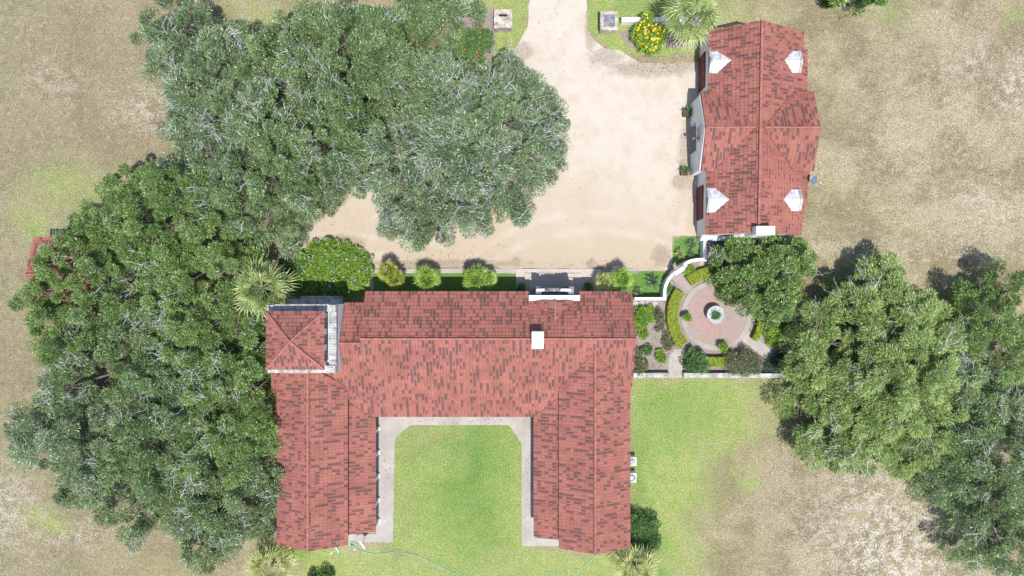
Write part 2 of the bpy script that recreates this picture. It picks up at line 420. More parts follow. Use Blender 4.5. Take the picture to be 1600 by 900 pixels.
def ground_mat():
    t = NT('lawn_and_dry_field'); p = t.pos()
    A = lambda k: t.n('ShaderNodeAttribute', attribute_name=k).outputs['Fac']
    big = t.noise(p, 0.22, 5, 0.62); mid = t.noise(p, 1.1, 5, 0.65); fine = t.noise(p, 5.5, 4, 0.75); grit = t.noise(p, 2.4, 6, 0.8)
    dry = t.mix(t.ramp(big, 0.38, 0.62), (0.215, 0.183, 0.108), (0.335, 0.283, 0.18))
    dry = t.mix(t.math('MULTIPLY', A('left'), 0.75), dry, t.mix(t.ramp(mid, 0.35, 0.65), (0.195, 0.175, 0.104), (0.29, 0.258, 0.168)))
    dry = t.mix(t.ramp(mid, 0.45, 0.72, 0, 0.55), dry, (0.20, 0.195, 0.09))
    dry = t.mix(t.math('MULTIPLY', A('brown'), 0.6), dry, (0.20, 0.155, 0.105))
    pl = t.math('MULTIPLY', A('pale'), t.ramp(t.math('ADD', t.math('MULTIPLY', mid, 0.6), t.math('MULTIPLY', fine, 0.4)), 0.44, 0.6), clamp=True)
    dry = t.mix(t.math('MULTIPLY', pl, 0.95), dry, (0.50, 0.45, 0.385))
    blot = t.noise(p, 2.0, 6, 0.72, 0.6)
    dry = t.mix(t.ramp(blot, 0.50, 0.66, 0, 0.42), dry, (0.145, 0.128, 0.082))
    dry = t.mix(t.ramp(blot, 0.46, 0.34, 0, 0.45), dry, (0.41, 0.36, 0.27))
    g = t.mix(t.ramp(mid, 0.32, 0.68), (0.205, 0.295, 0.072), (0.295, 0.325, 0.12))
    g = t.mix(t.ramp(blot, 0.50, 0.66, 0, 0.55), g, (0.33, 0.29, 0.14))
    g = t.mix(t.math('MULTIPLY', A('lush'), t.ramp(grit, 0.2, 0.6, 0.6, 1.0)), g, (0.105, 0.205, 0.045))
    gf = t.ramp(t.math('ADD', A('green'), t.math('MULTIPLY', t.math('SUBTRACT', t.math('ADD', t.math('MULTIPLY', grit, .5), t.math('MULTIPLY', blot, .5)), 0.5), 1.8)), 0.15, 0.85)
    gf = t.math('MULTIPLY', gf, t.ramp(A('green'), 0.0, 0.9, 0.55, 1.0))
    c = t.mix(gf, dry, g)
    k = t.ramp(fine, 0.32, 0.68, 0.74, 1.24)
    k2 = t.ramp(t.noise(p, 11, 3, 0.8), 0.35, 0.65, 0.74, 1.25)
    nd = t.n('ShaderNodeVectorMath', operation='SCALE'); t.set(nd.inputs[0], c); t.set(nd.inputs['Scale'], t.math('MULTIPLY', k, k2))
    t.out(nd.outputs[0], 0.95, 0.1)
    t.bump(t.math('ADD', fine, t.noise(p, 16, 3, 0.8)), 0.7, 0.06)
    return t.m
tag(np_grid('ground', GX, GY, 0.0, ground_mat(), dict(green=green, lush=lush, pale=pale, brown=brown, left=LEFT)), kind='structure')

def jag(pts, step, amp, seed, closed=True):
    r = random.Random(seed); out = []
    n = len(pts)
    for i in range(n if closed else n-1):
        a, b = pts[i], pts[(i+1) % n]; L = math.hypot(b[0]-a[0], b[1]-a[1]); k = max(1, int(L/step))
        for j in range(k):
            f = j/k
            out.append((a[0]+(b[0]-a[0])*f+r.uniform(-amp, amp), a[1]+(b[1]-a[1])*f+r.uniform(-amp, amp)))
    return out
def sheet(name, pts, z, mat, thick=0.0, kind='structure'):
    mb = MB(); w_ = [(wx(x), wy(y)) for x, y in pts]
    a = sum(w_[i][0]*w_[(i+1) % len(w_)][1]-w_[(i+1) % len(w_)][0]*w_[i][1] for i in range(len(w_)))
    if a < 0: w_ = w_[::-1]
    if thick: mb.prism(w_, z-thick, z)
    else: mb.face([(x, y, z) for x, y in w_])
    o = mb.build(name, mat)
    if kind: o['kind'] = kind
    return o

def drive_mat():
    t = NT('caliche_gravel'); p = t.pos()
    sp = t.n('ShaderNodeSeparateXYZ'); t.set(sp.inputs[0], p)
    big = t.noise(p, 0.16, 4, 0.6)
    y = t.math('ADD', sp.outputs[1], t.math('MULTIPLY', t.math('SUBTRACT', big, 0.5), 14))
    c = t.mix(t.ramp(y, 1.0, 15.0), (0.425, 0.345, 0.255), (0.50, 0.445, 0.385))
    c = t.mix(t.ramp(t.noise(p, 0.5, 5, 0.65), 0.42, 0.7, 0, 0.55), c, (0.425, 0.345, 0.25))
    # faint wheel tracks sweeping from the gate round to the garages and to the turnaround
    def track(cx, cy, rad, wd):
        m = t.n('ShaderNodeVectorMath', operation='SUBTRACT'); t.set(m.inputs[0], p); m.inputs[1].default_value = (wx(cx), wy(cy), 0)
        l = t.n('ShaderNodeVectorMath', operation='LENGTH'); t.t.links.new(m.outputs[0], l.inputs[0])
        d = t.math('ABSOLUTE', t.math('SUBTRACT', l.outputs['Value'], rad))
        d = t.math('ADD', d, t.math('MULTIPLY', t.noise(p, 0.9, 4), 0.35))
        return t.ramp(d, wd*.4, wd+.25, 1, 0)
    tr = None
    for a_ in [(1180, -40, 19.0, .5), (1180, -40, 20.7, .5), (560, 60, 19.5, .5), (560, 60, 21.2, .5), (700, 260, 23.5, .6), (930, 640, 17.5, .6), (930, 640, 19.2, .6)]:
        tr = track(*a_) if tr is None else t.math('MAXIMUM', tr, track(*a_))
    c = t.mix(t.math('MULTIPLY', tr, t.ramp(t.noise(p, 0.35, 3), 0.35, 0.65, 0.05, 0.42)), c, (0.53, 0.475, 0.415))
    # dirty spots along the edges, and small dark marks by the terrace
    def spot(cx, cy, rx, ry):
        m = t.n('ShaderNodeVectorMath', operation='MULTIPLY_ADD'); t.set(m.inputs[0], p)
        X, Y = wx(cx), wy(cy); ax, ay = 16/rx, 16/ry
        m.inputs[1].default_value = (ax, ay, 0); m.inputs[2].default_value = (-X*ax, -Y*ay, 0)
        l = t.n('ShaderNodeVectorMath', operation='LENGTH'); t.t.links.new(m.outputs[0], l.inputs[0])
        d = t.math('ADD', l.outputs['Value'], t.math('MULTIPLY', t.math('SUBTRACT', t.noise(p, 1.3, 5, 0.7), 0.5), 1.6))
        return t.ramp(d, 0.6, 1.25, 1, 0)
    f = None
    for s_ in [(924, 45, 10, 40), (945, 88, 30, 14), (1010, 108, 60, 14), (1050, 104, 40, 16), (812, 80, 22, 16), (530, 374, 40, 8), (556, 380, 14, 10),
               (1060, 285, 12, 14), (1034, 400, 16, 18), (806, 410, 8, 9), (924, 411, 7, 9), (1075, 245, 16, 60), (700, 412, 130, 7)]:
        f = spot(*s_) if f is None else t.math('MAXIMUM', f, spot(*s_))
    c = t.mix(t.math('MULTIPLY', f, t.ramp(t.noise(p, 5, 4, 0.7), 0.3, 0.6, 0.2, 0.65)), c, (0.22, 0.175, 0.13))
    c = t.mix(t.ramp(t.noise(p, 7, 5, 0.8), 0.58, 0.80, 0, 0.3), c, (0.30, 0.245, 0.185))
    c = t.mix(t.ramp(t.noise(p, 2.5, 5, 0.75), 0.52, 0.7, 0, 0.3), c, (0.36, 0.295, 0.225))
    t.out(c, 0.95, 0.1); t.bump(t.noise(p, 12, 4, 0.7), 0.35, 0.05)
    return t.m
DRIVE = [(830, -1200), (828, -40), (827, 10), (824, 40), (815, 62), (800, 84), (700, 150), (560, 230), (490, 330), (440, 388), (380, 396), (330, 470), (360, 500), (440, 404), (470, 387), (500, 377), (530, 377),
         (555, 386), (571, 402), (581, 418), (700, 418), (806, 419), (938, 419), (1034, 421), (1044, 421), (1050, 405), (1050, 369), (1093, 369),
         (1093, 98), (1040, 99), (1000, 98), (968, 78), (945, 76), (928, 64), (919, 46), (917, 10), (917, -40), (915, -1200)]
sheet('driveway', jag(DRIVE, 14, 1.6, 4), 0.008, drive_mat())

# paths, terrace, kerbs
sheet('front_walk', [(582, 420), (808, 420), (808, 427), (584, 427)], 0.05, M['concrete'], 0.06)
sheet('front_walk', [(937, 420), (1036, 420), (1034, 423), (937, 423)], 0.05, M['concrete'], 0.06)
sheet('courtyard_walk', [(586, 640), (836, 640), (836, 700), (836, 840), (873, 843), (873, 853), (815, 853), (815, 694), (812, 689), (797, 666), (793, 664), (642, 664), (638, 666),
                         (619, 684), (617, 688), (614, 847), (545, 847), (545, 834), (588, 834)], 0.05, M['concrete'], 0.06)
sheet('terrace', [(806, 420), (938, 420), (938, 465), (806, 465)], 0.09, M['terrace'], 0.1)
sheet('terrace', [(820, 427), (908, 427), (908, 465), (820, 465)], 0.22, M['terrace'], 0.12)
sheet('terrace', [(827, 434), (898, 434), (898, 465), (827, 465)], 0.36, M['terrace'], 0.13)
sheet('garden_bed', [(988, 468), (1036, 468), (1041, 442), (1052, 425), (1075, 409), (1099, 409), (1099, 370), (1240, 374), (1240, 588), (988, 588)], 0.02, M['mulch'])
CX, CY = 1119, 493
circ = lambda r, a0=0, a1=360, n=72: [(CX+r*math.cos(R(a0+(a1-a0)*i/n)), CY+r*math.sin(R(a0+(a1-a0)*i/n))) for i in range(n+(0 if a1-a0 == 360 else 1))]
sheet('patio', circ(47.4), 0.085, M['patio'], 0.09)
mb = MB()
for k in range(72):
    a0, a1 = 2*math.pi*k/72, 2*math.pi*(k+1)/72
    cxw, cyw = wx(CX), wy(CY); q = []
    for r, a in ((47.5, a0), (55.2, a0), (55.2, a1), (47.5, a1)): q.append((cxw+r/16*math.cos(a), cyw+r/16*math.sin(a)))
    mb.prism(q, 0, 0.1)
tag(mb.build('patio_kerb', concrete_mat('kerb_stone', (0.29, 0.255, 0.225), (0.38, 0.335, 0.30))), kind='structure')
sheet('garden_path', [(1041, 424), (1056, 411), (1068, 422), (1072, 436), (1088, 452), (1077, 462), (1062, 447), (1050, 437)], 0.06, concrete_mat('pink_concrete', (0.27, 0.215, 0.2), (0.34, 0.28, 0.26)), 0.06)
sheet('garden_path', [(1170, 517), (1206, 549), (1196, 561), (1158, 531)], 0.06, M['concrete'], 0.06)
sheet('garden_path', [(1046, 555), (1054, 546), (1066, 545), (1068, 556), (1066, 570), (1066, 590), (1044, 590), (1044, 568)], 0.06, M['concrete'], 0.06)
sheet('bed_edge', [(440, 408), (468, 386), (500, 376), (531, 376), (557, 386), (575, 403), (583, 420), (584, 454), (579, 454), (579, 421), (571, 405), (555, 389), (530, 379), (501, 379), (470, 389), (443, 410)], 0.06, M['concrete'], 0.07)
sheet('gravel_bed', [(690, 45), (720, 30), (770, 10), (775, 60), (770, 95), (700, 85)], 0.01, M['mulch'])
sheet('gravel_bed', [(966, 48), (1040, 44), (1090, 60), (1090, 74), (985, 74), (978, 70)], 0.01, M['mulch'])

# ------------------------------------------------------------------ roofs
def clip(poly, ax, lim, keep_above):
    out = []; n = len(poly)
    for i in range(n):
        a, b = poly[i], poly[(i+1) % n]
        da = (a[ax]-lim) * (1 if keep_above else -1); db = (b[ax]-lim) * (1 if keep_above else -1)
        if da >= -1e-9: out.append(a)
        if (da > 1e-9 and db < -1e-9) or (da < -1e-9 and db > 1e-9):
            f = da/(da-db); out.append((a[0]+(b[0]-a[0])*f, a[1]+(b[1]-a[1])*f))
    return out
CLN = 0.37
def slope(mb, pts, lift=0.045, thick=0.16, z_off=0.0):
    """one pitched roof plane laid with overlapping courses of tile"""
    pts = [Vector(p)+Vector((0, 0, z_off)) for p in pts]
    n = Vector((0, 0, 0))
    for i in range(len(pts)):
        a, b = pts[i], pts[(i+1) % len(pts)]
        n += a.cross(b)
    n.normalize()
    if n.z < 0: n = -n; pts = pts[::-1]
    e = Vector((0, 0, 1)).cross(n).normalized(); s = n.cross(e)
    if s.z < 0: s = -s; e = -e
    o = pts[0]; uv = [((p-o).dot(e), (p-o).dot(s)) for p in pts]
    v0 = min(q[1] for q in uv); vm = max(q[1] for q in uv)
    uo = rnd.uniform(0, 50); vo = int(rnd.uniform(0, 60))*2*CLN
    to3 = lambda q, d: o + e*q[0] + s*q[1] + n*d
    k = 0
    while v0 + k*CLN < vm - 1e-4:
        lo = v0+k*CLN; hi = lo+CLN
        pl = clip(clip(uv, 1, lo, True), 1, hi, False)
        if len(pl) >= 3:
            lf = lambda q: lift*(1-(q[1]-lo)/CLN)
            mb.face([to3(q, lf(q)) for q in pl], [(q[0]+uo, q[1]-v0+vo+1e-3) for q in pl])
            m = len(pl)
            for i in range(m):
                a, b = pl[i], pl[(i+1) % m]
                if abs(a[1]-lo) < 1e-6 and abs(b[1]-lo) < 1e-6 and abs(a[0]-b[0]) > 1e-4:
                    mb.face([to3(a, -0.01), to3(b, -0.01), to3(b, lift), to3(a, lift)], [(a[0]+uo, lo-v0+vo+0.2), (b[0]+uo, lo-v0+vo+0.2)]*2)
        k += 1
    m = len(pts)
    top = [p-n*0.008 for p in pts]; bot = [p-n*thick for p in pts]
    c = (0.17, 0.2)
    mb.face(top, [c]*m); mb.face(bot[::-1], [c]*m)
    for i in range(m): mb.face([bot[i], bot[(i+1) % m], top[(i+1) % m], top[i]], [c]*4)
def caps(lines, roof, r=0.14, name='ridge_cap', mat='ridge'):
    for a, b in lines:
        mb = MB(); a = Vector(a); b = Vector(b); L = (b-a).length; k = max(1, int(L/0.42))
        for i in range(k):
            p = a+(b-a)*(i/k); q = a+(b-a)*((i+1.08)/k) if i < k-1 else b
            mb.tube([p, q], [r, r*0.86], 8)
        mb.build(name, M[mat], roof)
def valley(lines, roof):
    for a, b in lines:
        mb = MB(); mb.tube([a, b], 0.034, 6); mb.build('valley_flashing', M['rust'], roof)

# ------------------------------------------------------------------ main house
house = thing('main_house', 'large white stucco house with a red tiled roof in a U shape around the lawn', 'house', (0, -8, 0))
NE, RZ, RY, SEZ, SEY = 3.8, 5.94, -4.53, 2.6, -12.08
NY = -0.32; ms = (RZ-SEZ)/(RY-SEY)
mz = lambda y: RZ-ms*(RY-y)
nz = lambda y: NE+(RZ-NE)*(NY-y)/(NY-RY)
XW, XE, XW2 = -13.52, 11.05, -15.38
GX0, GX1, GYB = 1.55, 6.2, -1.12
mb = MB()
slope(mb, [(XW, NY, NE), (GX0, NY, NE), (GX0, RY, RZ), (XW, RY, RZ)])
slope(mb, [(GX1, NY, NE), (XE, NY, NE), (XE, RY, RZ), (GX1, RY, RZ)])
slope(mb, [(GX0, GYB, nz(GYB)), (GX1, GYB, nz(GYB)), (GX1, RY, RZ), (GX0, RY, RZ)])
slope(mb, [(XW, RY, RZ), (XE, RY, RZ), (XE, -9.25, mz(-9.25)), (8.2, SEY, SEZ), (XW, SEY, SEZ)])
WY = -4.93
slope(mb, [(XW2, -1.35, 3.95), (XW, -1.35, 3.95), (XW, WY, mz(WY)), (XW2, WY, mz(WY))])
slope(mb, [(XW2, WY, mz(WY)), (XW, WY, mz(WY)), (XW, SEY+.05, mz(SEY+.05)), (-14.2, SEY+.3, mz(SEY+.3)), (XW2, -10.75, mz(-10.75))])
slope(mb, [(-18.2, -7.35, mz(-7.35)), (XW2, -7.35, mz(-7.35)), (XW2, -9.6, mz(-9.6)), (-16.6, -8.6, mz(-8.6))])
roof = mb.build('roof', M['tile'], house)
caps([((XW, RY, RZ+.05), (XE, RY, RZ+.05)), ((XW2, WY, mz(WY)+.04), (XW, WY, mz(WY)+.04))], roof)
# gablet over the front door
GZ, GXM = 5.2, (GX0+GX1)/2
yv = NY-(GZ-NE)*(NY-RY)/(RZ-NE)
mb = MB(); hw = 1.95
ez = nz(GYB)+0.02
for sgn in (-1, 1):
    slope(mb, [(GXM, GYB, GZ), (GXM, yv-.15, GZ), (GXM+sgn*hw, GYB-.02, ez)])
gro = mb.build('gablet_roof', M['tile'], house)
caps([((GXM, GYB, GZ+.04), (GXM, yv, GZ+.04))], gro, 0.1)
valley([((GXM+s_*hw, GYB, ez+.05), (GXM, yv, GZ+.05)) for s_ in (-1, 1)], gro)
# wings
WZ, WEZ = 5.4, 3.7
def wing(xr, xo, xi, zi, yn, ys):
    mb = MB()
    yo_n = RY-(RZ-WEZ)/ms + .25; yi_n = RY-(RZ-zi)/ms + .25
    if xo < xr: yo_n = yn
    slope(mb, [(xr, yn, WZ), (xo, yo_n, WEZ), (xo, ys, WEZ), (xr, ys, WZ)])
    slope(mb, [(xr, yn, WZ), (xi, yi_n, zi), (xi, ys, zi), (xr, ys, WZ)])
    o = mb.build('wing_roof', M['tile'], house)
    caps([((xr, yn, WZ+.05), (xr, ys, WZ+.05))], o)
    return o
yE = RY-(RZ-WZ)/ms
wr = wing(7.47, 10.9, 4.31, 3.87, yE+.2, -23.93)
valley([((7.47, yE, WZ+.05), (4.31, RY-(RZ-3.87)/ms, 3.93)), ((7.47, yE, WZ+.05), (10.9, RY-(RZ-WEZ)/ms, WEZ+.05))], wr)
wl = wing(-18.33, -21.67, -15.12, 3.82, -7.0, -23.66)
valley([((-15.25, RY-(RZ-3.9)/ms-.1, 3.96), (-16.5, -7.6, 4.5))], wl)
def porch(xt, zt, xe, ze, ys):
    mb = MB()
    slope(mb, [(xt, RY-(RZ-zt)/ms+.3, zt), (xe, RY-(RZ-ze)/ms+.15, ze), (xe, ys, ze), (xt, ys, zt)])
    o = mb.build('porch_roof', M['tile'], house)
    valley([((xt, RY-(RZ-zt)/ms, zt+.05), (xe, RY-(RZ-ze)/ms, ze+.05))], o)
porch(4.45, 3.5, 2.04, 2.6, -23.3)
porch(-15.42, 3.3, -12.8, 2.5, -22.9)
# walls
mb = MB()
mb.box(-13.25, 1.7, -9.2, -0.75, 0, 3.6); mb.box(6.05, 10.75, -9.2, -0.75, 0, 3.6); mb.box(1.7, 6.05, -9.2, -1.3, 0, 3.6)
mb.box(-15.3, -13.25, -9.2, -1.7, 0, 3.55)
for x in (-13.3, 10.7):                                                   # gable ends of the main range
    mb.extr([(x, -0.75, 3.7), (x, RY, RZ-.2), (x, -10.2, mz(-10.2)-.2), (x, -10.2, 3.0)], (.06 if x > 0 else -.06, 0, 0))
mb.box(4.62, 10.7, -23.75, -10.4, 0, 3.6); mb.box(-21.4, -15.45, -23.5, -7.3, 0, 3.6)
for x0, xr, x1, y in ((4.62, 7.47, 10.7, -23.75), (-21.4, -18.33, -15.45, -23.5)):
    mb.extr([(x0, y, 3.6), (x1, y, 3.6), (xr, y, WZ-.18)], (0, .2, 0))
mb.build('wall', M['stucco'], house)
# dark strip painting the shade on the wall under the upper eaves
mb = MB(); mb.box(-15.45, -15.40, -22.9, -9.3, 3.1, 3.68); mb.build('eave_shade_strip', M['door'], house); mb = MB(); mb.box(4.5, 4.6, -23.3, -9.6, 3.2, 3.72); mb.build('eave_shade_strip', M['door'], house)
for py in (671, 708, 745, 783, 816):
    mb = MB(); y = wy(py, 0.6); x = wx(590.5, 0.2)
    mb.box(x-.13, x+.13, y-.13, y+.13, 0.05, 2.42, .02); mb.box(x-.2, x+.2, y-.2, y+.2, 0.05, 0.3, .02)
    mb.build('porch_post', M['white'], house)
for x, y in [(-9.5, -11.75), (-5.7, -11.75), (-1.9, -11.75)] + [(2.4, y_) for y_ in (-14.0, -16.9, -19.8, -22.7)]:
    mb = MB(); mb.box(x-.13, x+.13, y-.13, y+.13, 0.05, 2.48, .02); mb.box(x-.2, x+.2, y-.2, y+.2, 0.05, 0.3, .02); mb.build('porch_post', M['white'], house)
# side lean-to on the west
mb = MB(); slope(mb, [(-21.5, -7.6, 3.0), (-22.6, -7.6, 2.55), (-22.6, -11.4, 2.55), (-21.5, -11.4, 3.0)]); mb.build('side_roof', M['tile'], house)
# chimney
mb = MB(); mb.box(1.77, 2.72, -5.28, -3.86, 4.6, 6.85, .03); ch = mb.build('chimney', M['stucco'], house)
mb = MB(); mb.box(1.72, 2.77, -5.33, -3.81, 6.85, 6.98, .03); mb.build('chimney_cap', M['white'], ch)
# front parapet: a shaped gable standing up in front of the gablet
prof = []
for i in range(25):
    f = i/24; x = GX0+(GX1-GX0)*f; c = abs(f-.5)*2
    z = 4.2 + 0.6*(0.5+0.5*math.cos(math.pi*min(1, c/0.62))) if c < 0.62 else 4.2
    prof.append((x, -0.72, z))
mb = MB(); mb.extr([(GX1-.05, -.72, 2.0), (GX1-.05, -.72, 4.15)] + [(x, y, z) for x, y, z in reversed(prof[1:-1])] + [(GX0+.05, -.72, 4.15), (GX0+.05, -.72, 2.0)], (0, -.42, 0))
pp = mb.build('front_parapet', M['stucco'], house)
mb = MB()
for i in range(24):
    a, b = prof[i], prof[i+1]
    mb.extr([(a[0], -.66, a[2]-.02), (b[0], -.66, b[2]-.02), (b[0], -.66, b[2]+.12), (a[0], -.66, a[2]+.12)], (0, -.5, 0))
mb.build('coping', M['white'], pp)
mb = MB()
x0, x1 = wx(836, 2), wx(894, 2)
mb.box(x0, x0+.5, -.74, 0.12, .36, 3.9); mb.box(x1-.5, x1, -.74, 0.12, .36, 3.9); mb.box(x0+.5, x1-.5, -.74, 0.0, 2.7, 3.3)
po = mb.build('portal', M['stonegrey'], house)
for xa, xb in ((wx(838, 4.3), wx(851, 4.3)), (wx(876, 4.3), wx(893, 4.3))):
    mb = MB(); mb.box(xa, xb, -.30, -.05, 3.95, 4.25, .04); mb.build('pediment_ledge', M['stucco'], po)
mb = MB()
for k in range(7):
    a = R(-66+22*k); mb.tube([(GXM, -.28, 3.3), (GXM+.95*math.sin(a), -.16, 3.3+.8*math.cos(a)*.9)], [.10, .20], 8)
for s_ in (-1, 1):
    mb.tube([(GXM+s_*.9, -.3, 3.32), (GXM+s_*1.3, -.28, 3.55), (GXM+s_*1.6, -.3, 3.4), (GXM+s_*1.5, -.3, 3.25)], .12, 8)
mb.build('shell_ornament', M['stonegrey'], po)
mb = MB(); mb.box(GXM-.9, GXM+.9, -.76, -.70, .36, 2.7); mb.build('front_door', M['wood'], house)
# tower
TX0, TX1, TY0, TY1 = -21.45, -15.43, -7.41, -1.46
mb = MB(); mb.box(TX0, TX1, TY0, TY1, 0, 6.2); tw = mb.build('tower', M['stucco'], house)
mb = MB(); pw = .62
for a in ((TX0, TX1, TY0, TY0+pw), (TX0, TX1, TY1-pw, TY1), (TX0, TX0+pw, TY0+pw, TY1-pw), (TX1-pw, TX1, TY0+pw, TY1-pw)):
    mb.box(*a, 6.2, 6.8)
# coping blocks with open joints
for k in range(10):
    L = (TX1-TX0)/10
    for ya, yb in ((TY0-.04, TY0+pw), (TY1-pw, TY1+.04)): mb.box(TX0+k*L+.012, TX0+(k+1)*L-.012, ya, yb, 6.8, 6.87, .015)
    L = (TY1-TY0-2*pw)/10
    for xa, xb in ((TX0-.04, TX0+pw), (TX1-pw, TX1+.04)): mb.box(xa, xb, TY0+pw+k*L+.012, TY0+pw+(k+1)*L-.012, 6.8, 6.87, .015)
mb.build('parapet', M['stucco_worn'], tw)
for x, y in ((TX0+.33, TY1-.33), (TX1-.33, TY1-.33), (TX1-.33, TY0+.33)):
    mb = MB(); mb.box(x-.31, x+.31, y-.31, y+.31, 6.87, 7.05, .03); mb.box(x-.16, x+.16, y-.16, y+.16, 7.05, 7.13, .04); mb.build('corner_block', M['stucco_worn'], tw)
TC, TH, EZ, AZ_ = Vector((-18.64, -4.5, 0)), 2.5, 8.0, 9.4
mb = MB()
for k in range(4):
    a = [(-1, -1), (1, -1), (1, 1), (-1, 1)]; p, q = a[k], a[(k+1) % 4]
    slope(mb, [(TC.x+p[0]*TH, TC.y+p[1]*TH, EZ), (TC.x+q[0]*TH, TC.y+q[1]*TH, EZ), (TC.x, TC.y, AZ_)])
trf = mb.build('tower_roof', M['tile'], house)
caps([((TC.x+a*TH, TC.y+b*TH, EZ+.05), (TC.x, TC.y, AZ_+.06)) for a in (-1, 1) for b in (-1, 1)], trf, 0.12)
lw = 2.32
for k in range(4):                                                        # belvedere: piers; a grey core paints the shade in the openings
    for i in range(4):
        f = -lw+.25+i*(2*lw-.5)/3
        x, y = [(f, lw-.2), (f, -lw+.2), (lw-.2, f), (-lw+.2, f)][k]
        if k > 1 and i in (0, 3): continue
        mb = MB(); mb.box(TC.x+x-.25, TC.x+x+.25, TC.y+y-.2 if k < 2 else TC.y+y-.25, TC.y+y+.2 if k < 2 else TC.y+y+.25, 6.2, 7.85); mb.build('belvedere_pier', M['stucco'], tw)
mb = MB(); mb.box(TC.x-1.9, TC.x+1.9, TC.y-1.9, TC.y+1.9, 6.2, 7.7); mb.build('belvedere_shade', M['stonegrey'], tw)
# two stepped ledges at the tower's foot, on the shaded side
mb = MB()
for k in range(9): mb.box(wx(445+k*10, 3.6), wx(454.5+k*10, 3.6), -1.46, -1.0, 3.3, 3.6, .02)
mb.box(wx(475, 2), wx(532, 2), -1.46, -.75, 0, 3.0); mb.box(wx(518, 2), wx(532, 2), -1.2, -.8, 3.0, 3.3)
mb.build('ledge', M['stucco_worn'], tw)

# ------------------------------------------------------------------ guest house
guest = thing('guest_house', 'smaller white house with red tiled roof and four white dormers beside the gravel drive', 'house', (22.5, 14, 0))
GRZ, GEZ = 5.5, 3.2
yN, yS, yC = 24.0, 4.97, 14.45
rN, rS = 22.4, 22.1
wN, wS = 18.27, 17.97
sl_w = (GRZ-GEZ)/(rN-wN)
es = 0.523
ze = lambda x: GRZ-es*(x-22.25)
mb = MB()
rxa = lambda y: rS+(rN-rS)*(y-yS)/(yN-yS)
wxa = lambda y: wS+(wN-wS)*(y-yS)/(yN-yS)
# west slope, cut back where the dormers stand at the eave
DW = [(wy(95, 4), 1.02), (wy(312, 4), 1.12)]
cuts = [yN]
for yc, hw_ in DW: cuts += [yc+hw_-.05, yc-hw_+.05]
cuts += [yS]
for i in range(len(cuts)-1):
    a, b = cuts[i], cuts[i+1]
    inset = 0.55 if i % 2 == 1 else 0.0
    slope(mb, [(wxa(a)+inset, a, GEZ+inset*sl_w), (rxa(a), a, GRZ), (rxa(b), b, GRZ), (wxa(b)+inset, b, GEZ+inset*sl_w)])
slope(mb, [(rxa(yN), yN, GRZ), (27.27, yN, ze(27.27)), (27.27, 22.35, ze(27.27)), (rxa(22.35), 22.35, GRZ)])
slope(mb, [(rxa(22.35), 22.35, GRZ), (27.7, 22.35, ze(27.7)), (27.7, yC, ze(27.7)), (rxa(yC), yC, GRZ)])
slope(mb, [(rxa(yC), yC, GRZ), (27.8, yC, ze(27.8)), (28.0, 10.6, ze(28.0)), (26.97, yS, ze(26.97)), (rxa(yS), yS, GRZ)])
groof = mb.build('roof', M['tile'], guest)
caps([((rxa(yN), yN, GRZ+.05), (rxa(yS), yS, GRZ+.05))], groof)
CZ, CEZ = 5.3, 3.5
mb = MB(); yA, yB = 18.19, 10.8
xw0, xw1 = 17.44, 17.5
xp = rxa(yC)-(GRZ-CZ)/sl_w; 
vz = lambda z: rxa(yC)-(GRZ-z)/sl_w
cs = (CZ-CEZ)/(yA-yC)
for ye in (yA, yB):
    slope(mb, [(xw0, yC, CZ), (vz(CZ)+.2, yC, CZ), (vz(CEZ)+.2, ye, CEZ), (xw1, ye, CEZ)])
    xv = 22.25+(GRZ-CZ)/es; xe_ = 22.25+(GRZ-CEZ)/es
    slope(mb, [(27.74, yC, CZ), (xv-.2, yC, CZ), (xe_-.2, ye, CEZ), (27.95, ye, CEZ)])
cro = mb.build('cross_gable_roof', M['tile'], guest)
caps([((xw0, yC, CZ+.04), (vz(CZ), yC, CZ+.04)), ((22.25+(GRZ-CZ)/es, yC, CZ+.04), (27.76, yC, CZ+.04))], cro, 0.11)
valley([((vz(CZ), yC, CZ+.05), (vz(CEZ), ye, CEZ+.05)) for ye in (yA, yB)] + [((xv, yC, CZ+.05), (xe_, ye, CEZ+.05)) for ye in (yA, yB)], cro)
mb = MB()
mb.prism([(18.02, 5.02), (26.7, 5.1), (27.0, 10), (27.0, 23.85), (18.32, 23.85)], 0, 2.72)
mb.prism([(18.03, 5.03), (18.3, 5.03), (18.6, 23.84), (18.33, 23.84)], 2.7, 3.04)
for y, d in ((5.02, .18), (23.85, -.18)):
    mb.extr([(18.1, y, 3.1), (26.6, y, 3.1), (22.2, y, GRZ-.2)], (0, d, 0))
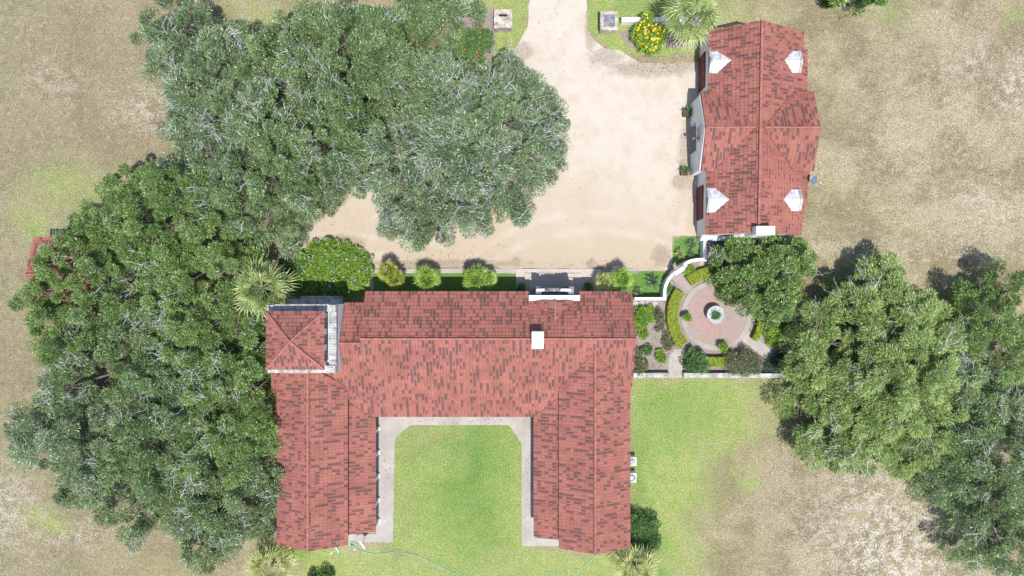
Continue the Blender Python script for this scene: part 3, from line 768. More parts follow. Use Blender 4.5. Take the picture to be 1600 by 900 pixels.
# projecting entrance gable with a wide opening
mb.box(17.4, 18.3, 15.75, 17.9, 0, 3.3); mb.box(17.4, 18.3, 10.95, 13.0, 0, 3.3); mb.box(17.4, 18.3, 13.0, 15.75, 2.2, 3.3)
mb.extr([(17.4, 17.9, 3.3), (17.4, 10.95, 3.3), (17.4, yC, CZ-.18)], (.9, 0, 0))
mb.box(26.9, 27.75, 11.2, 17.7, 0, 3.2); mb.extr([(27.75, 17.7, 3.2), (27.75, 11.2, 3.2), (27.75, yC, CZ-.2)], (-.8, 0, 0))
mb.build('wall', M['stucco'], guest)
mb = MB(); mb.box(18.2, 18.285, 13.2, 15.5, 0, 2.15); mb.build('front_door', M['wood'], guest)
def window(x, y, z, w_, h_, parent, face=-1, n=3):
    mb = MB(); d = .05*face
    mb.box(min(x, x+d), max(x, x+d), y-w_/2, y+w_/2, z, z+h_); o = mb.build('window', M['glass'], parent)
    mb = MB(); t_ = .06; xx = x+.07*face
    for (ya, yb, za, zb) in ((y-w_/2-t_, y+w_/2+t_, z-t_, z), (y-w_/2-t_, y+w_/2+t_, z+h_, z+h_+t_), (y-w_/2-t_, y-w_/2, z, z+h_), (y+w_/2, y+w_/2+t_, z, z+h_), (y-.02, y+.02, z, z+h_), (y-w_/2, y+w_/2, z+h_/2-.02, z+h_/2+.02)):
        mb.box(min(x, xx), max(x, xx), ya, yb, za, zb)
    mb.build('frame', M['metal_white'], o)
window(17.4, yC-.1, 2.75, 1.3, 1.25, guest)
for (ya, yb) in ((19.0, 22.35), (6.55, 9.75)):
    mb = MB(); xx = wxa((ya+yb)/2)+.03
    mb.box(xx-.04, xx+.02, ya, yb, 0.02, 2.25)
    for k in range(5):
        for j in range(4): mb.box(xx-.075, xx-.04, ya+.12+j*(yb-ya-.1)/4, ya+.02+(j+1)*(yb-ya-.1)/4, .12+k*.42, .46+k*.42)
    mb.build('garage_door', M['door'], guest)
# dormers
def dormer(xf, yc, hw_, zr, ze_, dirx, xback, xeave, sz=0.0):
    mb = MB()
    xe0 = xf+dirx*.06
    # cheeks and front (dirx=-1 looks west)
    a, b = sorted((xf, xeave))
    mb.box(a, b, yc-hw_+.08, yc+hw_-.08, 2.9, ze_-.03)
    mb.extr([(xf, yc-hw_+.08, ze_-.03), (xf, yc+hw_-.08, ze_-.03), (xf, yc, zr-.06)], (-dirx*.3, 0, 0))
    d = mb.build('dormer', M['stucco'], guest)
    mb = MB()
    for s_ in (-1, 1):
        pts = [(xf+dirx*.12, yc, zr), (xback, yc, zr), (xeave, yc+s_*hw_, ze_), (xf+dirx*.12, yc+s_*hw_, ze_)]
        mb.extr(pts, (0, 0, -.07))
        for k in range(1, 5):                                             # standing seams
            f = k/5; x = xf+(xback-xf)*f
            t_ = min(1.0, (xback-x)/(xback-xeave)) if abs(x-xf) > abs(xeave-xf) else 1.0
            mb.tube([(x, yc, zr+.01), (x, yc+s_*hw_*t_, zr+(ze_-zr)*t_+.01)], .018, 5)
    mb.build('dormer_roof', M['metal_white'], d)
    mb = MB(); x0 = xf+dirx*.12; x1 = xf+dirx*.34                         # front rake board
    a, b = sorted((x0, x1))
    for s_ in (-1, 1):
        mb.extr([(a, yc, zr+.05), (b, yc, zr+.05), (b, yc+s_*(hw_+.03), ze_+.05), (a, yc+s_*(hw_+.03), ze_+.05)], (0, 0, -.14))
    mb.build('rake_board', M['stucco_worn'], d)
    window(xf, yc, 3.05, hw_*1.1, ze_-3.25, d, dirx)
for yc, hw_ in DW:
    xf = wxa(yc)+.28
    zr = 4.25; zz = 3.62
    dormer(xf, yc, hw_, zr, zz, -1, rxa(yc)-(GRZ-zr)/sl_w+.05, rxa(yc)-(GRZ-zz)/sl_w+.05)
for py in (95, 312):
    yc = wy(py, 3.9); zr, zz = 4.1, 3.6
    dormer(26.35, yc, 1.0, zr, zz, 1, 22.25+(GRZ-zr)/es-.05, 22.25+(GRZ-zz)/es-.05)
# chimney on the south gable
mb = MB(); mb.box(21.62, 23.3, 4.72, 5.5, 0, 6.3, .04); mb.box(20.9, 24.0, 4.72, 5.0, 0, 2.4, .04)
mb.extr([(20.9, 4.72, 2.4), (21.62, 4.72, 3.3), (21.62, 4.72, 2.4)], (0, .28, 0)); mb.extr([(24.0, 4.72, 2.4), (23.3, 4.72, 2.4), (23.3, 4.72, 3.3)], (0, .28, 0))
ch = mb.build('chimney', M['stucco'], guest)
mb = MB(); mb.box(18.1, 21.55, 4.55, 5.0, 0, 1.0); mb.extr([(18.1, 4.55, 1.0), (18.1, 5.0, 1.0), (18.1, 5.0, 1.7)], (3.45, 0, 0)); mb.build('buttress', M['stucco'], guest)
mb = MB(); mb.tube([(17.35, yC-.35, 2.5), (17.1, yC-.35, 2.55)], .03); mb.lathe([(.02, .2), (.13, .12), (.1, -.2), (.02, -.24)], (17.08, yC-.35, 2.4), 8); mb.build('wall_lantern', M['terracotta'], guest)

# tiled shed half hidden under the oaks
shed = thing('garden_shed', 'red roofed shed almost hidden beneath the oaks at the far left', 'shed', (wx(105), wy(430), 0))
mb = MB(); x0, x1, y0, y1 = wx(53, 2.6), wx(150, 2.6), wy(488, 2.6), wy(370, 2.6); ym = (y0+y1)/2
slope(mb, [(x0, y1, 2.6), (x1, y1, 2.6), (x1, ym, 3.7), (x0, ym, 3.7)]); slope(mb, [(x0, y0, 2.6), (x1, y0, 2.6), (x1, ym, 3.7), (x0, ym, 3.7)])
r_ = mb.build('roof', M['tile'], shed); caps([((x0, ym, 3.75), (x1, ym, 3.75))], r_)
mb = MB(); mb.box(x0+.2, x1-.2, y0+.3, y1-.3, 0, 2.5)
for x in (x0+.2, x1-.4): mb.extr([(x, y0+.3, 2.5), (x, y1-.3, 2.5), (x, ym, 3.5)], (.2, 0, 0))
mb.build('wall', M['stucco'], shed)

# ------------------------------------------------------------------ foliage
LM = {  # oak leaves' last colour, nearly white, paints sun flashing off them
 'oak': leaf_mat('live_oak_leaf', (0.045, 0.09, 0.025), (0.235, 0.345, 0.13), (0.68, 0.74, 0.60), tr=.22),
 'oak_grey': leaf_mat('grey_oak_leaf', (0.05, 0.095, 0.035), (0.265, 0.37, 0.175), (0.72, 0.77, 0.67), tr=.22),
 'oak_fresh': leaf_mat('fresh_oak_leaf', (0.05, 0.10, 0.02), (0.25, 0.385, 0.105), (0.60, 0.69, 0.44), tr=.22),
 'mesquite': leaf_mat('feathery_leaf', (0.09, 0.15, 0.035), (0.43, 0.56, 0.19), (0.68, 0.75, 0.48), tr=.25),
 'bright': leaf_mat('bright_leaf', (0.09, 0.20, 0.02), (0.36, 0.54, 0.085), (0.5, 0.64, 0.2), tr=.3),
 'shrub': leaf_mat('shrub_leaf', (0.035, 0.09, 0.025), (0.17, 0.32, 0.09), (0.32, 0.45, 0.22)),
 'olive': leaf_mat('olive_leaf', (0.075, 0.09, 0.04), (0.28, 0.31, 0.16), (0.46, 0.48, 0.32)),
 'lime': leaf_mat('lime_hedge_leaf', (0.18, 0.24, 0.015), (0.45, 0.53, 0.075), (0.58, 0.64, 0.16)),
 'blue': leaf_mat('bluish_leaf', (0.03, 0.075, 0.05), (0.11, 0.20, 0.13), (0.22, 0.32, 0.24)),
 'palm': leaf_mat('palm_leaf', (0.14, 0.20, 0.05), (0.48, 0.57, 0.22), (0.74, 0.76, 0.48), tr=.3),
 'palm_bright': leaf_mat('bright_palm_leaf', (0.10, 0.20, 0.025), (0.36, 0.54, 0.10), (0.58, 0.68, 0.24), tr=.3),
 'palm_yellow': leaf_mat('yellowing_palm_leaf', (0.10, 0.15, 0.02), (0.36, 0.40, 0.06), (0.62, 0.50, 0.12)),
 'palm_straw': leaf_mat('straw_palm_leaf', (0.22, 0.26, 0.07), (0.54, 0.58, 0.23), (0.74, 0.72, 0.46), tr=.3),
 'yucca': leaf_mat('yucca_leaf', (0.08, 0.14, 0.08), (0.27, 0.40, 0.22), (0.5, 0.6, 0.42)),
 'yellow': leaf_mat('yellow_flower', (0.60, 0.44, 0.01), (0.80, 0.62, 0.03), (0.85, 0.72, 0.12)),
 'red': leaf_mat('red_flower', (0.5, 0.06, 0.03), (0.7, 0.13, 0.06), (0.75, 0.25, 0.15)),
 'bluefl': leaf_mat('blue_flower', (0.25, 0.32, 0.65), (0.4, 0.5, 0.8), (0.6, 0.66, 0.85)),
 'bare': leaf_mat('bare_twig', (0.12, 0.10, 0.09), (0.28, 0.25, 0.23), (0.42, 0.40, 0.38), tr=0),
 'twig': leaf_mat('pale_twig', (0.20, 0.205, 0.205), (0.44, 0.46, 0.465), (0.66, 0.69, 0.70), tr=0, rough=0.9, spec=0.1),
}

def crown_pts(lobes, zb, spacing, rng, flat=0.72, hmax=4.5, jz=0.45, gaps=0.0):
    """clump centres over the union of dome-shaped lobes (world metres)"""
    L = np.array(lobes)
    x0, x1 = (L[:, 0]-L[:, 2]).min(), (L[:, 0]+L[:, 2]).max(); y0, y1 = (L[:, 1]-L[:, 2]).min(), (L[:, 1]+L[:, 2]).max()
    gx, gy = np.meshgrid(np.arange(x0, x1, spacing), np.arange(y0, y1, spacing))
    p = np.stack([gx.ravel(), gy.ravel()], 1); p += rng.uniform(-.5, .5, p.shape)*spacing
    d = np.hypot(p[:, None, 0]-L[None, :, 0], p[:, None, 1]-L[None, :, 1])/L[None, :, 2]
    ang = np.arctan2(p[:, None, 1]-L[None, :, 1], p[:, None, 0]-L[None, :, 0])
    ph = rng.uniform(0, 6.28, (1, len(L)))
    d = d*(1+0.13*np.sin(4*ang+ph)+0.10*np.sin(9*ang+2*ph)+.05*np.sin(17*ang+3*ph))
    hh = np.minimum(L[None, :, 2]*flat, hmax)
    z = np.where(d < 1, np.sqrt(np.clip(1-d*d, 0, 1))*hh, -1).max(1)
    k = z > 0
    if gaps:
        k &= smooth_noise(p[:, 0], p[:, 1], 1.7, int(rng.integers(1e6))) > gaps
    p = p[k]; z = z[k]
    z = zb + z + rng.normal(0, jz, len(z)) + (smooth_noise(p[:, 0], p[:, 1], 1.9, int(rng.integers(1e6)))-.5)*jz*3.4
    return np.column_stack([p, z])

def clump_leaves(C, rc, n, Lr, Wr, rng, center, radial=0.5, sq=0.75, up=0.8, low=0.35):
    m = len(C)*n
    c = np.repeat(C, n, 0); r = np.repeat(rc, n)[:, None]
    d = rng.normal(size=(m, 3)); d[:, 2] = np.abs(d[:, 2])*0.9 - low; d = norm(d)
    q = c + d*r*(rng.random((m, 1))**0.45)*np.array([1, 1, sq])
    rad = q-center; rad[:, 2] = 0; rad = norm(rad)
    ax = norm(d*0.75 + rad*radial + rng.normal(size=(m, 3))*0.38 + np.array([0, 0, 0.1]))
    V = leaf_quads(q, ax, rng.uniform(Lr[0], Lr[1], m), rng.uniform(Wr[0], Wr[1], m), rng, up)
    ct = np.repeat(rng.random(len(C)), n)
    tone = np.clip(0.34*ct + 0.50*rng.random(m) + 0.45*(rng.random(m) < 0.10), 0, 1)
    return V, tone

def twig_quads(sites, rng, Lr=(0.6, 1.5), W=0.031, k=6, center=None):
    """forked pale twigs among the leaves: sprays of thin strips that fan outwards"""
    out = []
    for s in sites:
        n = rng.integers(2, k+1); a0 = rng.uniform(0, 6.28)
        if center is not None and rng.random() < .75: a0 = math.atan2(s[1]-center[1], s[0]-center[0])
        for i in range(n):
            a = a0 + rng.normal(0, 0.75); p = s + rng.normal(0, 0.22, 3); L = rng.uniform(*Lr)/3; wd = W*rng.uniform(.6, 1.5)
            for j in range(3):
                dirv = np.array([math.cos(a), math.sin(a), rng.uniform(-.2, .4)]); q = p+dirv*L
                sd = np.array([-math.sin(a), math.cos(a), 0])*wd*(1-.25*j)/2
                out.append([p-sd, q-sd*.8, q+sd*.8, p+sd])
                b = a+rng.choice([-1, 1])*rng.uniform(.35, .8); dv = np.array([math.cos(b), math.sin(b), rng.uniform(0, .4)]); sp = q; sq = sp+dv*L*.7
                s2 = np.array([-math.sin(b), math.cos(b), 0])*wd*.3
                out.append([sp-s2, sq-s2*.6, sq+s2*.6, sp+s2])
                p = q; a += rng.normal(0, .28)
    return np.array(out)

def curve(a, b, sag, n=6):
    a = Vector(a); b = Vector(b)
    return [a.lerp(b, i/n)+Vector((0, 0, sag*math.sin(math.pi*i/n))) for i in range(n+1)]

def tree(name, label, cat, lobes_px, h_mid, zb, mat, seed, spacing=0.98, n=450, L=(.13, .34), W=(.04, .078), rc=(.4, 1.0), twigs=0.25, hmax=3.4, flat=.55, gaps=0.2, group='trees around the house', radial=0.5, jz=0.7, under=0.65, trunk_r=0.32):
    rng = np.random.default_rng(seed)
    lobes = [(wx(x, h_mid), wy(y, h_mid), r/16*(H-h_mid)/H) for x, y, r in lobes_px]
    big = list(lobes)
    for lx, ly, lr in big:                                                 # side boughs that break up the outline
        if lr < 1.4: continue
        for q in range(6):
            a = rng.uniform(0, 6.28); d = lr*rng.uniform(.78, 1.0)
            lobes.append((lx+d*math.cos(a), ly+d*math.sin(a), lr*rng.uniform(.16, .30)+.25))
    bx = np.average([l[0] for l in lobes], weights=[l[2]**2 for l in lobes]); by = np.average([l[1] for l in lobes], weights=[l[2]**2 for l in lobes])
    t = thing(name, label, cat, (bx, by, 0), group)
    C = crown_pts(lobes, zb, spacing, rng, flat, hmax, jz, gaps)
    C2 = crown_pts(lobes, zb-2.3, spacing*.95, rng, flat, hmax, .5, 0)
    C2 = C2[rng.random(len(C2)) < under]
    cen = np.array([bx, by, zb])
    V1, t1 = clump_leaves(C, rng.uniform(rc[0], rc[1], len(C)), n, L, W, rng, cen, radial, up=1.5)
    V2, t2 = clump_leaves(C2, rng.uniform(rc[0], rc[1], len(C2)), int(n*.5), L, W, rng, cen, radial, up=1.5)
    ex = None
    if twigs:
        s = C[smooth_noise(C[:, 0], C[:, 1], 2.6, seed+5)+0.35*rng.random(len(C)) > 0.92-twigs]
        s = s + np.array([0, 0, .55]) * rng.uniform(.3, 1.1, (len(s), 1))
        if len(s):
            tq = twig_quads(s, rng, center=cen); ex = (tq, rng.random(len(tq)), LM['twig'])
    np_quads('crown', np.concatenate([V1, V2]), np.concatenate([t1, t2*0.9]), LM[mat], t, ex)  # lower leaves darkened slightly, crown shade painted into their tone
    # trunk and limbs
    mb = MB(); fork = Vector((bx, by, max(1.0, zb*.42)))
    mb.tube([(bx-.1, by+.05, 0), (bx, by, fork.z*.5), fork], [trunk_r*1.25, trunk_r*.95, trunk_r*.85], 10)
    for lx, ly, lr in big:
        mb.tube(curve(fork-Vector((0, 0, .2)), (lx, ly, zb+min(lr*flat, hmax)*.55), .35), [trunk_r*.62*(1-.12*i) for i in range(7)], 7)
        for q in range(4):
            a = rng.uniform(0, 6.28)
            mb.tube(curve((lx, ly, zb+min(lr*flat, hmax)*.5), (lx+lr*.7*math.cos(a), ly+lr*.7*math.sin(a), zb+min(lr*flat, hmax)*.6), .2), [trunk_r*.25*(1-.12*i) for i in range(7)], 5)
    mb.build('trunk', M['bark'], t)
    return t
OK_ = 'oaks on the west side of the drive'
oaks = [
 ('broad grey-green oak whose crown reaches farthest over the pale gravel drive', [(725, 215, 105), (805, 185, 75), (655, 265, 70), (745, 285, 72), (692, 338, 26), (825, 235, 55), (637, 318, 46), (700, 150, 65), (790, 125, 42), (860, 205, 24), (780, 300, 50)], 6, 3.6, 'oak_grey', dict(twigs=.36)),
 ('dense oak touching the top edge of the photo, left of the small dark oak', [(520, 70, 75), (440, 60, 55), (590, 100, 70), (610, 45, 42), (520, 150, 70), (400, 90, 45)], 6.5, 4.0, 'oak', dict(twigs=.27)),
 ('big oak in the middle of the grove, its lower edge along the gravel turnaround', [(480, 215, 85), (420, 270, 85), (535, 220, 54), (400, 190, 70), (410, 340, 42), (465, 290, 44), (365, 320, 50)], 6.5, 4.0, 'oak', dict(twigs=.3)),
 ('oak at the upper left corner of the grove with ragged branches over the dry field', [(290, 110, 50), (250, 100, 26), (265, 35, 45), (330, 70, 48), (280, 175, 38), (330, 200, 65), (320, 260, 55), (225, 35, 25)], 5.5, 3.0, 'oak_grey', dict(twigs=.22)),
 ('small dark oak at the top edge above the red flowering shrub', [(680, 4, 44), (738, 2, 24), (645, 0, 26), (675, 38, 15)], 5, 2.6, 'oak', dict(twigs=.08)),
 ('rounded green oak below the yellow-green patch of grass on the left', [(235, 340, 78), (190, 305, 42), (300, 350, 60), (165, 355, 40), (120, 345, 30)], 6, 3.4, 'oak_fresh', dict(twigs=.09, radial=.2, rc=(.4, .85))),
 ('leftmost oak standing over the half hidden red shed', [(105, 440, 42), (40, 460, 28), (104, 388, 44), (94, 392, 32), (82, 412, 30), (64, 440, 36), (92, 372, 20), (150, 378, 28), (72, 448, 38), (75, 515, 55), (150, 425, 40), (165, 470, 42), (50, 490, 34), (120, 400, 24)], 6, 3.4, 'oak_fresh', dict(twigs=.09, radial=.2, rc=(.4, .85), gaps=.1)),
 ('bright green oak beside the large fan palm west of the tower', [(270, 450, 75), (330, 430, 55), (300, 520, 70), (355, 520, 45), (375, 570, 35)], 6, 3.4, 'oak_fresh', dict(twigs=.09, radial=.2, rc=(.4, .85), gaps=.27)),
 ('oak on the left edge of the grove directly below the shed oak', [(190, 565, 75), (110, 560, 50), (85, 610, 45), (250, 600, 65)], 6.5, 3.6, 'oak', dict(twigs=.09, radial=.25, rc=(.4, .9), gaps=.27)),
 ('oak reaching the left edge of the photo, farthest out over the field', [(75, 690, 65), (35, 665, 32), (125, 735, 58), (100, 775, 36)], 6, 3.2, 'oak_grey', dict(twigs=.17, radial=.3, gaps=.24)),
 ('lower left oak with a deep dark gap in the middle of its crown', [(215, 700, 75), (200, 790, 48), (280, 760, 65), (160, 780, 40)], 6.5, 3.4, 'oak', dict(twigs=.12, radial=.25, gaps=.29)),
 ('oak leaning against the long west wing of the main house', [(335, 630, 72), (378, 680, 46), (330, 715, 62), (385, 615, 36)], 6.5, 3.6, 'oak_fresh', dict(twigs=.12, radial=.25, rc=(.4, .9), gaps=.27)),
 ('bottom-most oak of the grove beside the southwest corner palm', [(325, 825, 55), (365, 780, 50), (300, 865, 32), (395, 750, 34), (265, 830, 26)], 6, 3.2, 'oak', dict(twigs=.12, gaps=.27)),
]
for i, (lab, lb, hm, zb, mt, kw) in enumerate(oaks):
    tree('oak_tree', lab, 'tree', lb, hm, zb, mt, 100+i, group=OK_, **kw)
east = [
 ('broad feathery light green tree right of the walled garden', [(1415, 600, 95), (1390, 490, 62), (1465, 610, 78), (1360, 680, 55), (1445, 685, 58), (1505, 565, 48), (1508, 630, 50), (1520, 585, 42), (1485, 675, 46), (1395, 440, 30), (1330, 620, 45), (1450, 520, 60)], 5.5, 2.8, 'mesquite', dict(twigs=.16, radial=.75, L=(.18, .46), jz=.45, gaps=.1, spacing=.85, rc=(.4, .9), under=.8)),
 ('narrow feathery tree pressed against the outside of the garden east wall', [(1290, 515, 38), (1282, 575, 40), (1263, 640, 22), (1290, 690, 32), (1315, 540, 30)], 5, 2.4, 'mesquite', dict(twigs=.1, radial=.6, L=(.2, .5), gaps=.27)),
 ('yellowish green oak at the right edge behind the feathery tree', [(1560, 490, 42), (1595, 540, 55), (1570, 600, 50), (1598, 445, 30), (1545, 545, 36), (1530, 590, 30)], 6, 3.2, 'oak_fresh', dict(twigs=.1, gaps=.15)),
 ('dark oak in the lower right corner with long bare grey branches', [(1560, 690, 80), (1515, 745, 50), (1580, 790, 60), (1590, 865, 50), (1495, 760, 34), (1550, 850, 40), (1590, 640, 40)], 6.5, 3.4, 'oak', dict(twigs=.26, gaps=.14)),
 ('leafy tree shading the patio corner south of the guest house', [(1200, 425, 55), (1165, 414, 30), (1248, 412, 34), (1215, 465, 36), (1142, 402, 15), (1180, 450, 35)], 4, 2.0, 'oak_fresh', dict(twigs=.05, radial=.2, rc=(.45, .85), L=(.14, .32), W=(.06, .12), gaps=.1, hmax=2.4)),
 ('dark leafy tree just showing at the top edge beyond the guest house', [(1352, -14, 17), (1378, -13, 17), (1330, -20, 14)], 4, 2.0, 'oak_fresh', dict(twigs=0, radial=.2, L=(.2, .4), W=(.1, .16))),
 ('small bright green tree between the oaks and the fan palm', [(383, 388, 22), (370, 405, 14), (398, 400, 12)], 3.5, 2.0, 'bright', dict(twigs=0, radial=.1, rc=(.35, .6), n=160, L=(.14, .28), W=(.07, .13), trunk_r=.12)),
]
for i, (lab, lb, hm, zb, mt, kw) in enumerate(east):
    tree('leafy_tree' if i in (4, 5, 6) else 'oak_tree' if i in (2, 3) else 'feathery_tree', lab, 'tree', lb, hm, zb, mt, 200+i, **kw)

def bush(name, label, lobes_px, z0, hh, mat, seed, n=120, L=(.08, .2), W=(.05, .1), spacing=.32, rc=(.2, .36), cat='shrub', group=None, flowers=None, jz=.08, stem=True, radial=.1):
    rng = np.random.default_rng(seed)
    hm = z0+hh*.6
    lobes = [(wx(x, hm), wy(y, hm), r/16*(H-hm)/H) for x, y, r in lobes_px]
    bx = np.mean([l[0] for l in lobes]); by = np.mean([l[1] for l in lobes])
    t = thing(name, label, cat, (bx, by, z0), group)
    C = crown_pts(lobes, z0+hh*.25, spacing, rng, 9, hh*.6, jz, 0)
    C2 = C.copy(); C2[:, 2] = z0+(C2[:, 2]-z0)*.5
    C = np.concatenate([C, C2[::2]])
    V, tn = clump_leaves(C, rng.uniform(rc[0], rc[1], len(C)), n, L, W, rng, np.array([bx, by, z0]), radial, low=.5)
    ex = None
    if flowers:
        fm, cnt, fs = flowers
        top = C[rng.integers(0, len(C), cnt)] + rng.normal(0, .12, (cnt, 3)) + np.array([0, 0, rc[1]*.9])
        q = np.repeat(top, 5, 0); a = np.tile(np.arange(5)*1.2566, cnt)+np.repeat(rng.uniform(0, 6, cnt), 5)
        ax = norm(np.stack([np.cos(a), np.sin(a), np.full(len(a), .25)], 1))
        F = leaf_quads(q, ax, rng.uniform(fs*.7, fs*1.2, len(q)), rng.uniform(fs*.7, fs, len(q)), rng, 3)
        ex = (F, rng.random(len(q)), LM[fm])
    np_quads('foliage', V, tn, LM[mat], t, ex)
    if stem:
        mb = MB()
        for lx, ly, lr in lobes:
            for q in range(3):
                a = rng.uniform(0, 6.28); mb.tube([(bx, by, z0), (lx+lr*.4*math.cos(a), ly+lr*.4*math.sin(a), z0+hh*.6)], [.04, .015], 5)
        mb.build('stem', M['bark'], t)
    return t
bush('flowering_shrub', 'wide bright green shrub mound with tiny blue flowers in the curved bed by the drive', [(515, 418, 40), (490, 420, 36), (545, 418, 34), (480, 415, 24), (560, 425, 22), (520, 402, 28), (555, 440, 12)], 0, 1.3, 'bright', 31, n=110, L=(.1, .24), spacing=.4, rc=(.24, .42), flowers=('bluefl', 110, .09))
bush('flowering_shrub', 'shrub full of yellow flowers next to the right gate pillar', [(1012, 55, 20), (1020, 68, 12), (1003, 48, 10), (1012, 32, 7), (1030, 55, 10)], 0, 1.9, 'bright', 32, n=90, L=(.12, .26), rc=(.26, .44), flowers=('yellow', 130, .15), jz=.2)
bush('flowering_shrub', 'green shrub dotted with red flowers below the left gate pillar', [(730, 70, 26), (752, 62, 18), (740, 88, 16)], 0, 1.2, 'shrub', 33, n=100, rc=(.24, .4), flowers=('red', 40, .10))
bush('leafy_shrub', 'low bright shrub between the flower mound and the fan palm', [(460, 405, 12), (452, 415, 10)], 0, .8, 'olive', 34)
bush('leafy_shrub', 'dark shrub in the shade left of the flower mound', [(450, 425, 18), (458, 445, 14)], 0, 1.0, 'shrub', 35)
bush('leafy_shrub', 'dark green bush hugging the southeast corner of the main house', [(1000, 835, 24), (1012, 822, 14), (1015, 848, 15), (990, 815, 14)], 0, 1.9, 'shrub', 36, n=130, spacing=.4, rc=(.3, .5))
bush('leafy_shrub', 'small dark bush at the bottom edge under the west wing dishes', [(508, 902, 13), (490, 905, 10)], 0, .8, 'shrub', 37)
# walled garden planting
G = 'shrubs inside the walled garden'
def gb(lab, lobes, h, mat, seed, **k): bush('garden_shrub', lab, lobes, 0.02, h, mat, seed, group=G, **k)
gb('largest bright green shrub beside the east end of the main house', [(1002, 490, 10), (1010, 497, 10), (999, 504, 9), (1014, 487, 6), (1006, 521, 6), (1003, 513, 6)], 1.0, 'bright', 41)
gb('small grey-olive shrub right of the bright green shrub, nearest the garden wall', [(1031, 488, 7), (1032, 496, 6)], .7, 'olive', 42, n=60)
gb('second small grey-olive shrub beside the long lime hedge', [(1033, 508, 8)], .6, 'olive', 43, n=60)
gb('loose olive shrub just inside the bottom of the long lime hedge', [(1043, 530, 9), (1048, 538, 7)], .6, 'olive', 44, n=60)
gb('tiny round green shrub halfway along the mulch by the house', [(1011, 545, 7)], .6, 'shrub', 45)
gb('round green shrub nearest the bottom path', [(1032, 558, 8), (1036, 562, 5)], .6, 'bright', 46)
gb('pale sprawling shrub in the corner of the house and the south wall', [(998, 565, 11), (1002, 576, 9), (994, 552, 7)], .9, 'olive', 47, n=80)
gb('small leafy shrub inside the gate, between gate path and wall', [(1077, 417, 6), (1072, 420, 5)], .7, 'bright', 48)
gb('tiny shrub tucked below the curve of the garden wall', [(1042, 451, 6)], .6, 'shrub', 49)
gb('tall dark green shrub beside the bottom path', [(1088, 562, 14), (1095, 572, 12), (1082, 572, 9)], 1.8, 'shrub', 50, n=130, spacing=.36, rc=(.28, .45))
gb('wide airy olive shrub along the south wall of the garden', [(1160, 563, 16), (1147, 571, 12), (1176, 568, 13), (1140, 562, 8), (1168, 574, 10)], 1.5, 'olive', 51, n=110, spacing=.36, rc=(.28, .46), L=(.12, .28), W=(.03, .06))
gb('bright spiky-leaved shrub below the tree, by the east wall', [(1216, 524, 14), (1224, 515, 9), (1208, 518, 8)], 1.1, 'bright', 52, L=(.2, .4), W=(.05, .09), radial=.7)
gb('bluish low shrub in the southeast corner of the garden', [(1225, 572, 9), (1232, 566, 6)], .6, 'blue', 53)
gb('bluish low shrub left of the corner one along the south wall', [(1204, 573, 10), (1198, 567, 6)], .6, 'blue', 54)
gb('bluish low shrub by the end of the diagonal path', [(1218, 557, 8), (1211, 560, 5)], .5, 'blue', 55)
bush('topiary_shrub', 'boxy clipped shrub left of the front steps', [(812, 451, 6)], .09, .9, 'shrub', 56, group='clipped shrubs beside the front door')
bush('topiary_shrub', 'boxy clipped shrub right of the front steps', [(919, 451, 6)], .09, .9, 'shrub', 57, group='clipped shrubs beside the front door')
bush('dry_vine', 'tangle of bare grey vine stems at the foot of the guest house chimney wall', [(1165, 378, 12), (1185, 381, 12), (1205, 378, 12), (1225, 376, 12), (1130, 384, 10), (1148, 380, 9)], .02, .9, 'bare', 58, n=70, L=(.25, .6), W=(.02, .04), spacing=.4, cat='vine')

def hedge(label, a0, a1, r0, r1, seed, h=.75):
    rng = np.random.default_rng(seed)
    am = R((a0+a1)/2); rm = (r0+r1)/2
    t = thing('curved_hedge', label, 'hedge', (wx(CX+rm*math.cos(am)), wy(CY+rm*math.sin(am)), .02), 'lime hedges round the brick patio')
    n = int(abs(a1-a0)/360*2*math.pi*rm/16*(r1-r0)/16*2100)
    a = np.radians(rng.uniform(min(a0, a1), max(a0, a1), n)); r = rng.uniform(r0, r1, n)/16*(H-h)/H
    cx, cy = wx(CX, h), wy(CY, h)
    top = rng.random(n) < .62
    side = rng.random(n) < .5
    r = np.where(top, r, np.where(side, r0, r1)/16*(H-h)/H)
    z = np.where(top, h+rng.normal(0, .03, n), rng.uniform(.05, h, n))
    p = np.stack([cx+r*np.cos(a), cy-r*np.sin(a), z], 1)
    ax = norm(rng.normal(size=(n, 3))+np.array([0, 0, .6]))
    V = leaf_quads(p-ax*.04, ax, rng.uniform(.07, .15, n), rng.uniform(.05, .09, n), rng, 1.6)
    np_quads('foliage', V, np.clip(rng.random(n)*.95, 0, 1), LM['lime'], t)
    mb = MB(); k = 16                                                      # the twiggy core that fills the hedge
    for i in range(k):
        b0 = R(a0+(a1-a0)*i/k); b1 = R(a0+(a1-a0)*(i+1)/k); s = (H-h)/H/16
        q = [(cx+rr*s*math.cos(b), cy-rr*s*math.sin(b)) for rr, b in ((r0+1.2, b0), (r1-1.2, b0), (r1-1.2, b1), (r0+1.2, b1))]
        ar = sum(q[j][0]*q[(j+1) % 4][1]-q[(j+1) % 4][0]*q[j][1] for j in range(4))
        mb.prism(q if ar > 0 else q[::-1], .02, h-.06)
    mb.build('stem', plain('hedge_core', (0.10, 0.12, 0.012), .9, .3, 6), t)
hedge('longest lime green hedge curving down the left side of the patio', 214, 138, 60, 76, 61)
hedge('lime green hedge between the gate path and the garden tree', 232, 287, 60, 76, 62)
hedge('short lime green hedge on the right of the patio by the diagonal path', 2, 32, 67, 76, 63)
hedge('lime green hedge at the bottom of the patio under the olive shrub', 66, 112, 66, 80, 64)

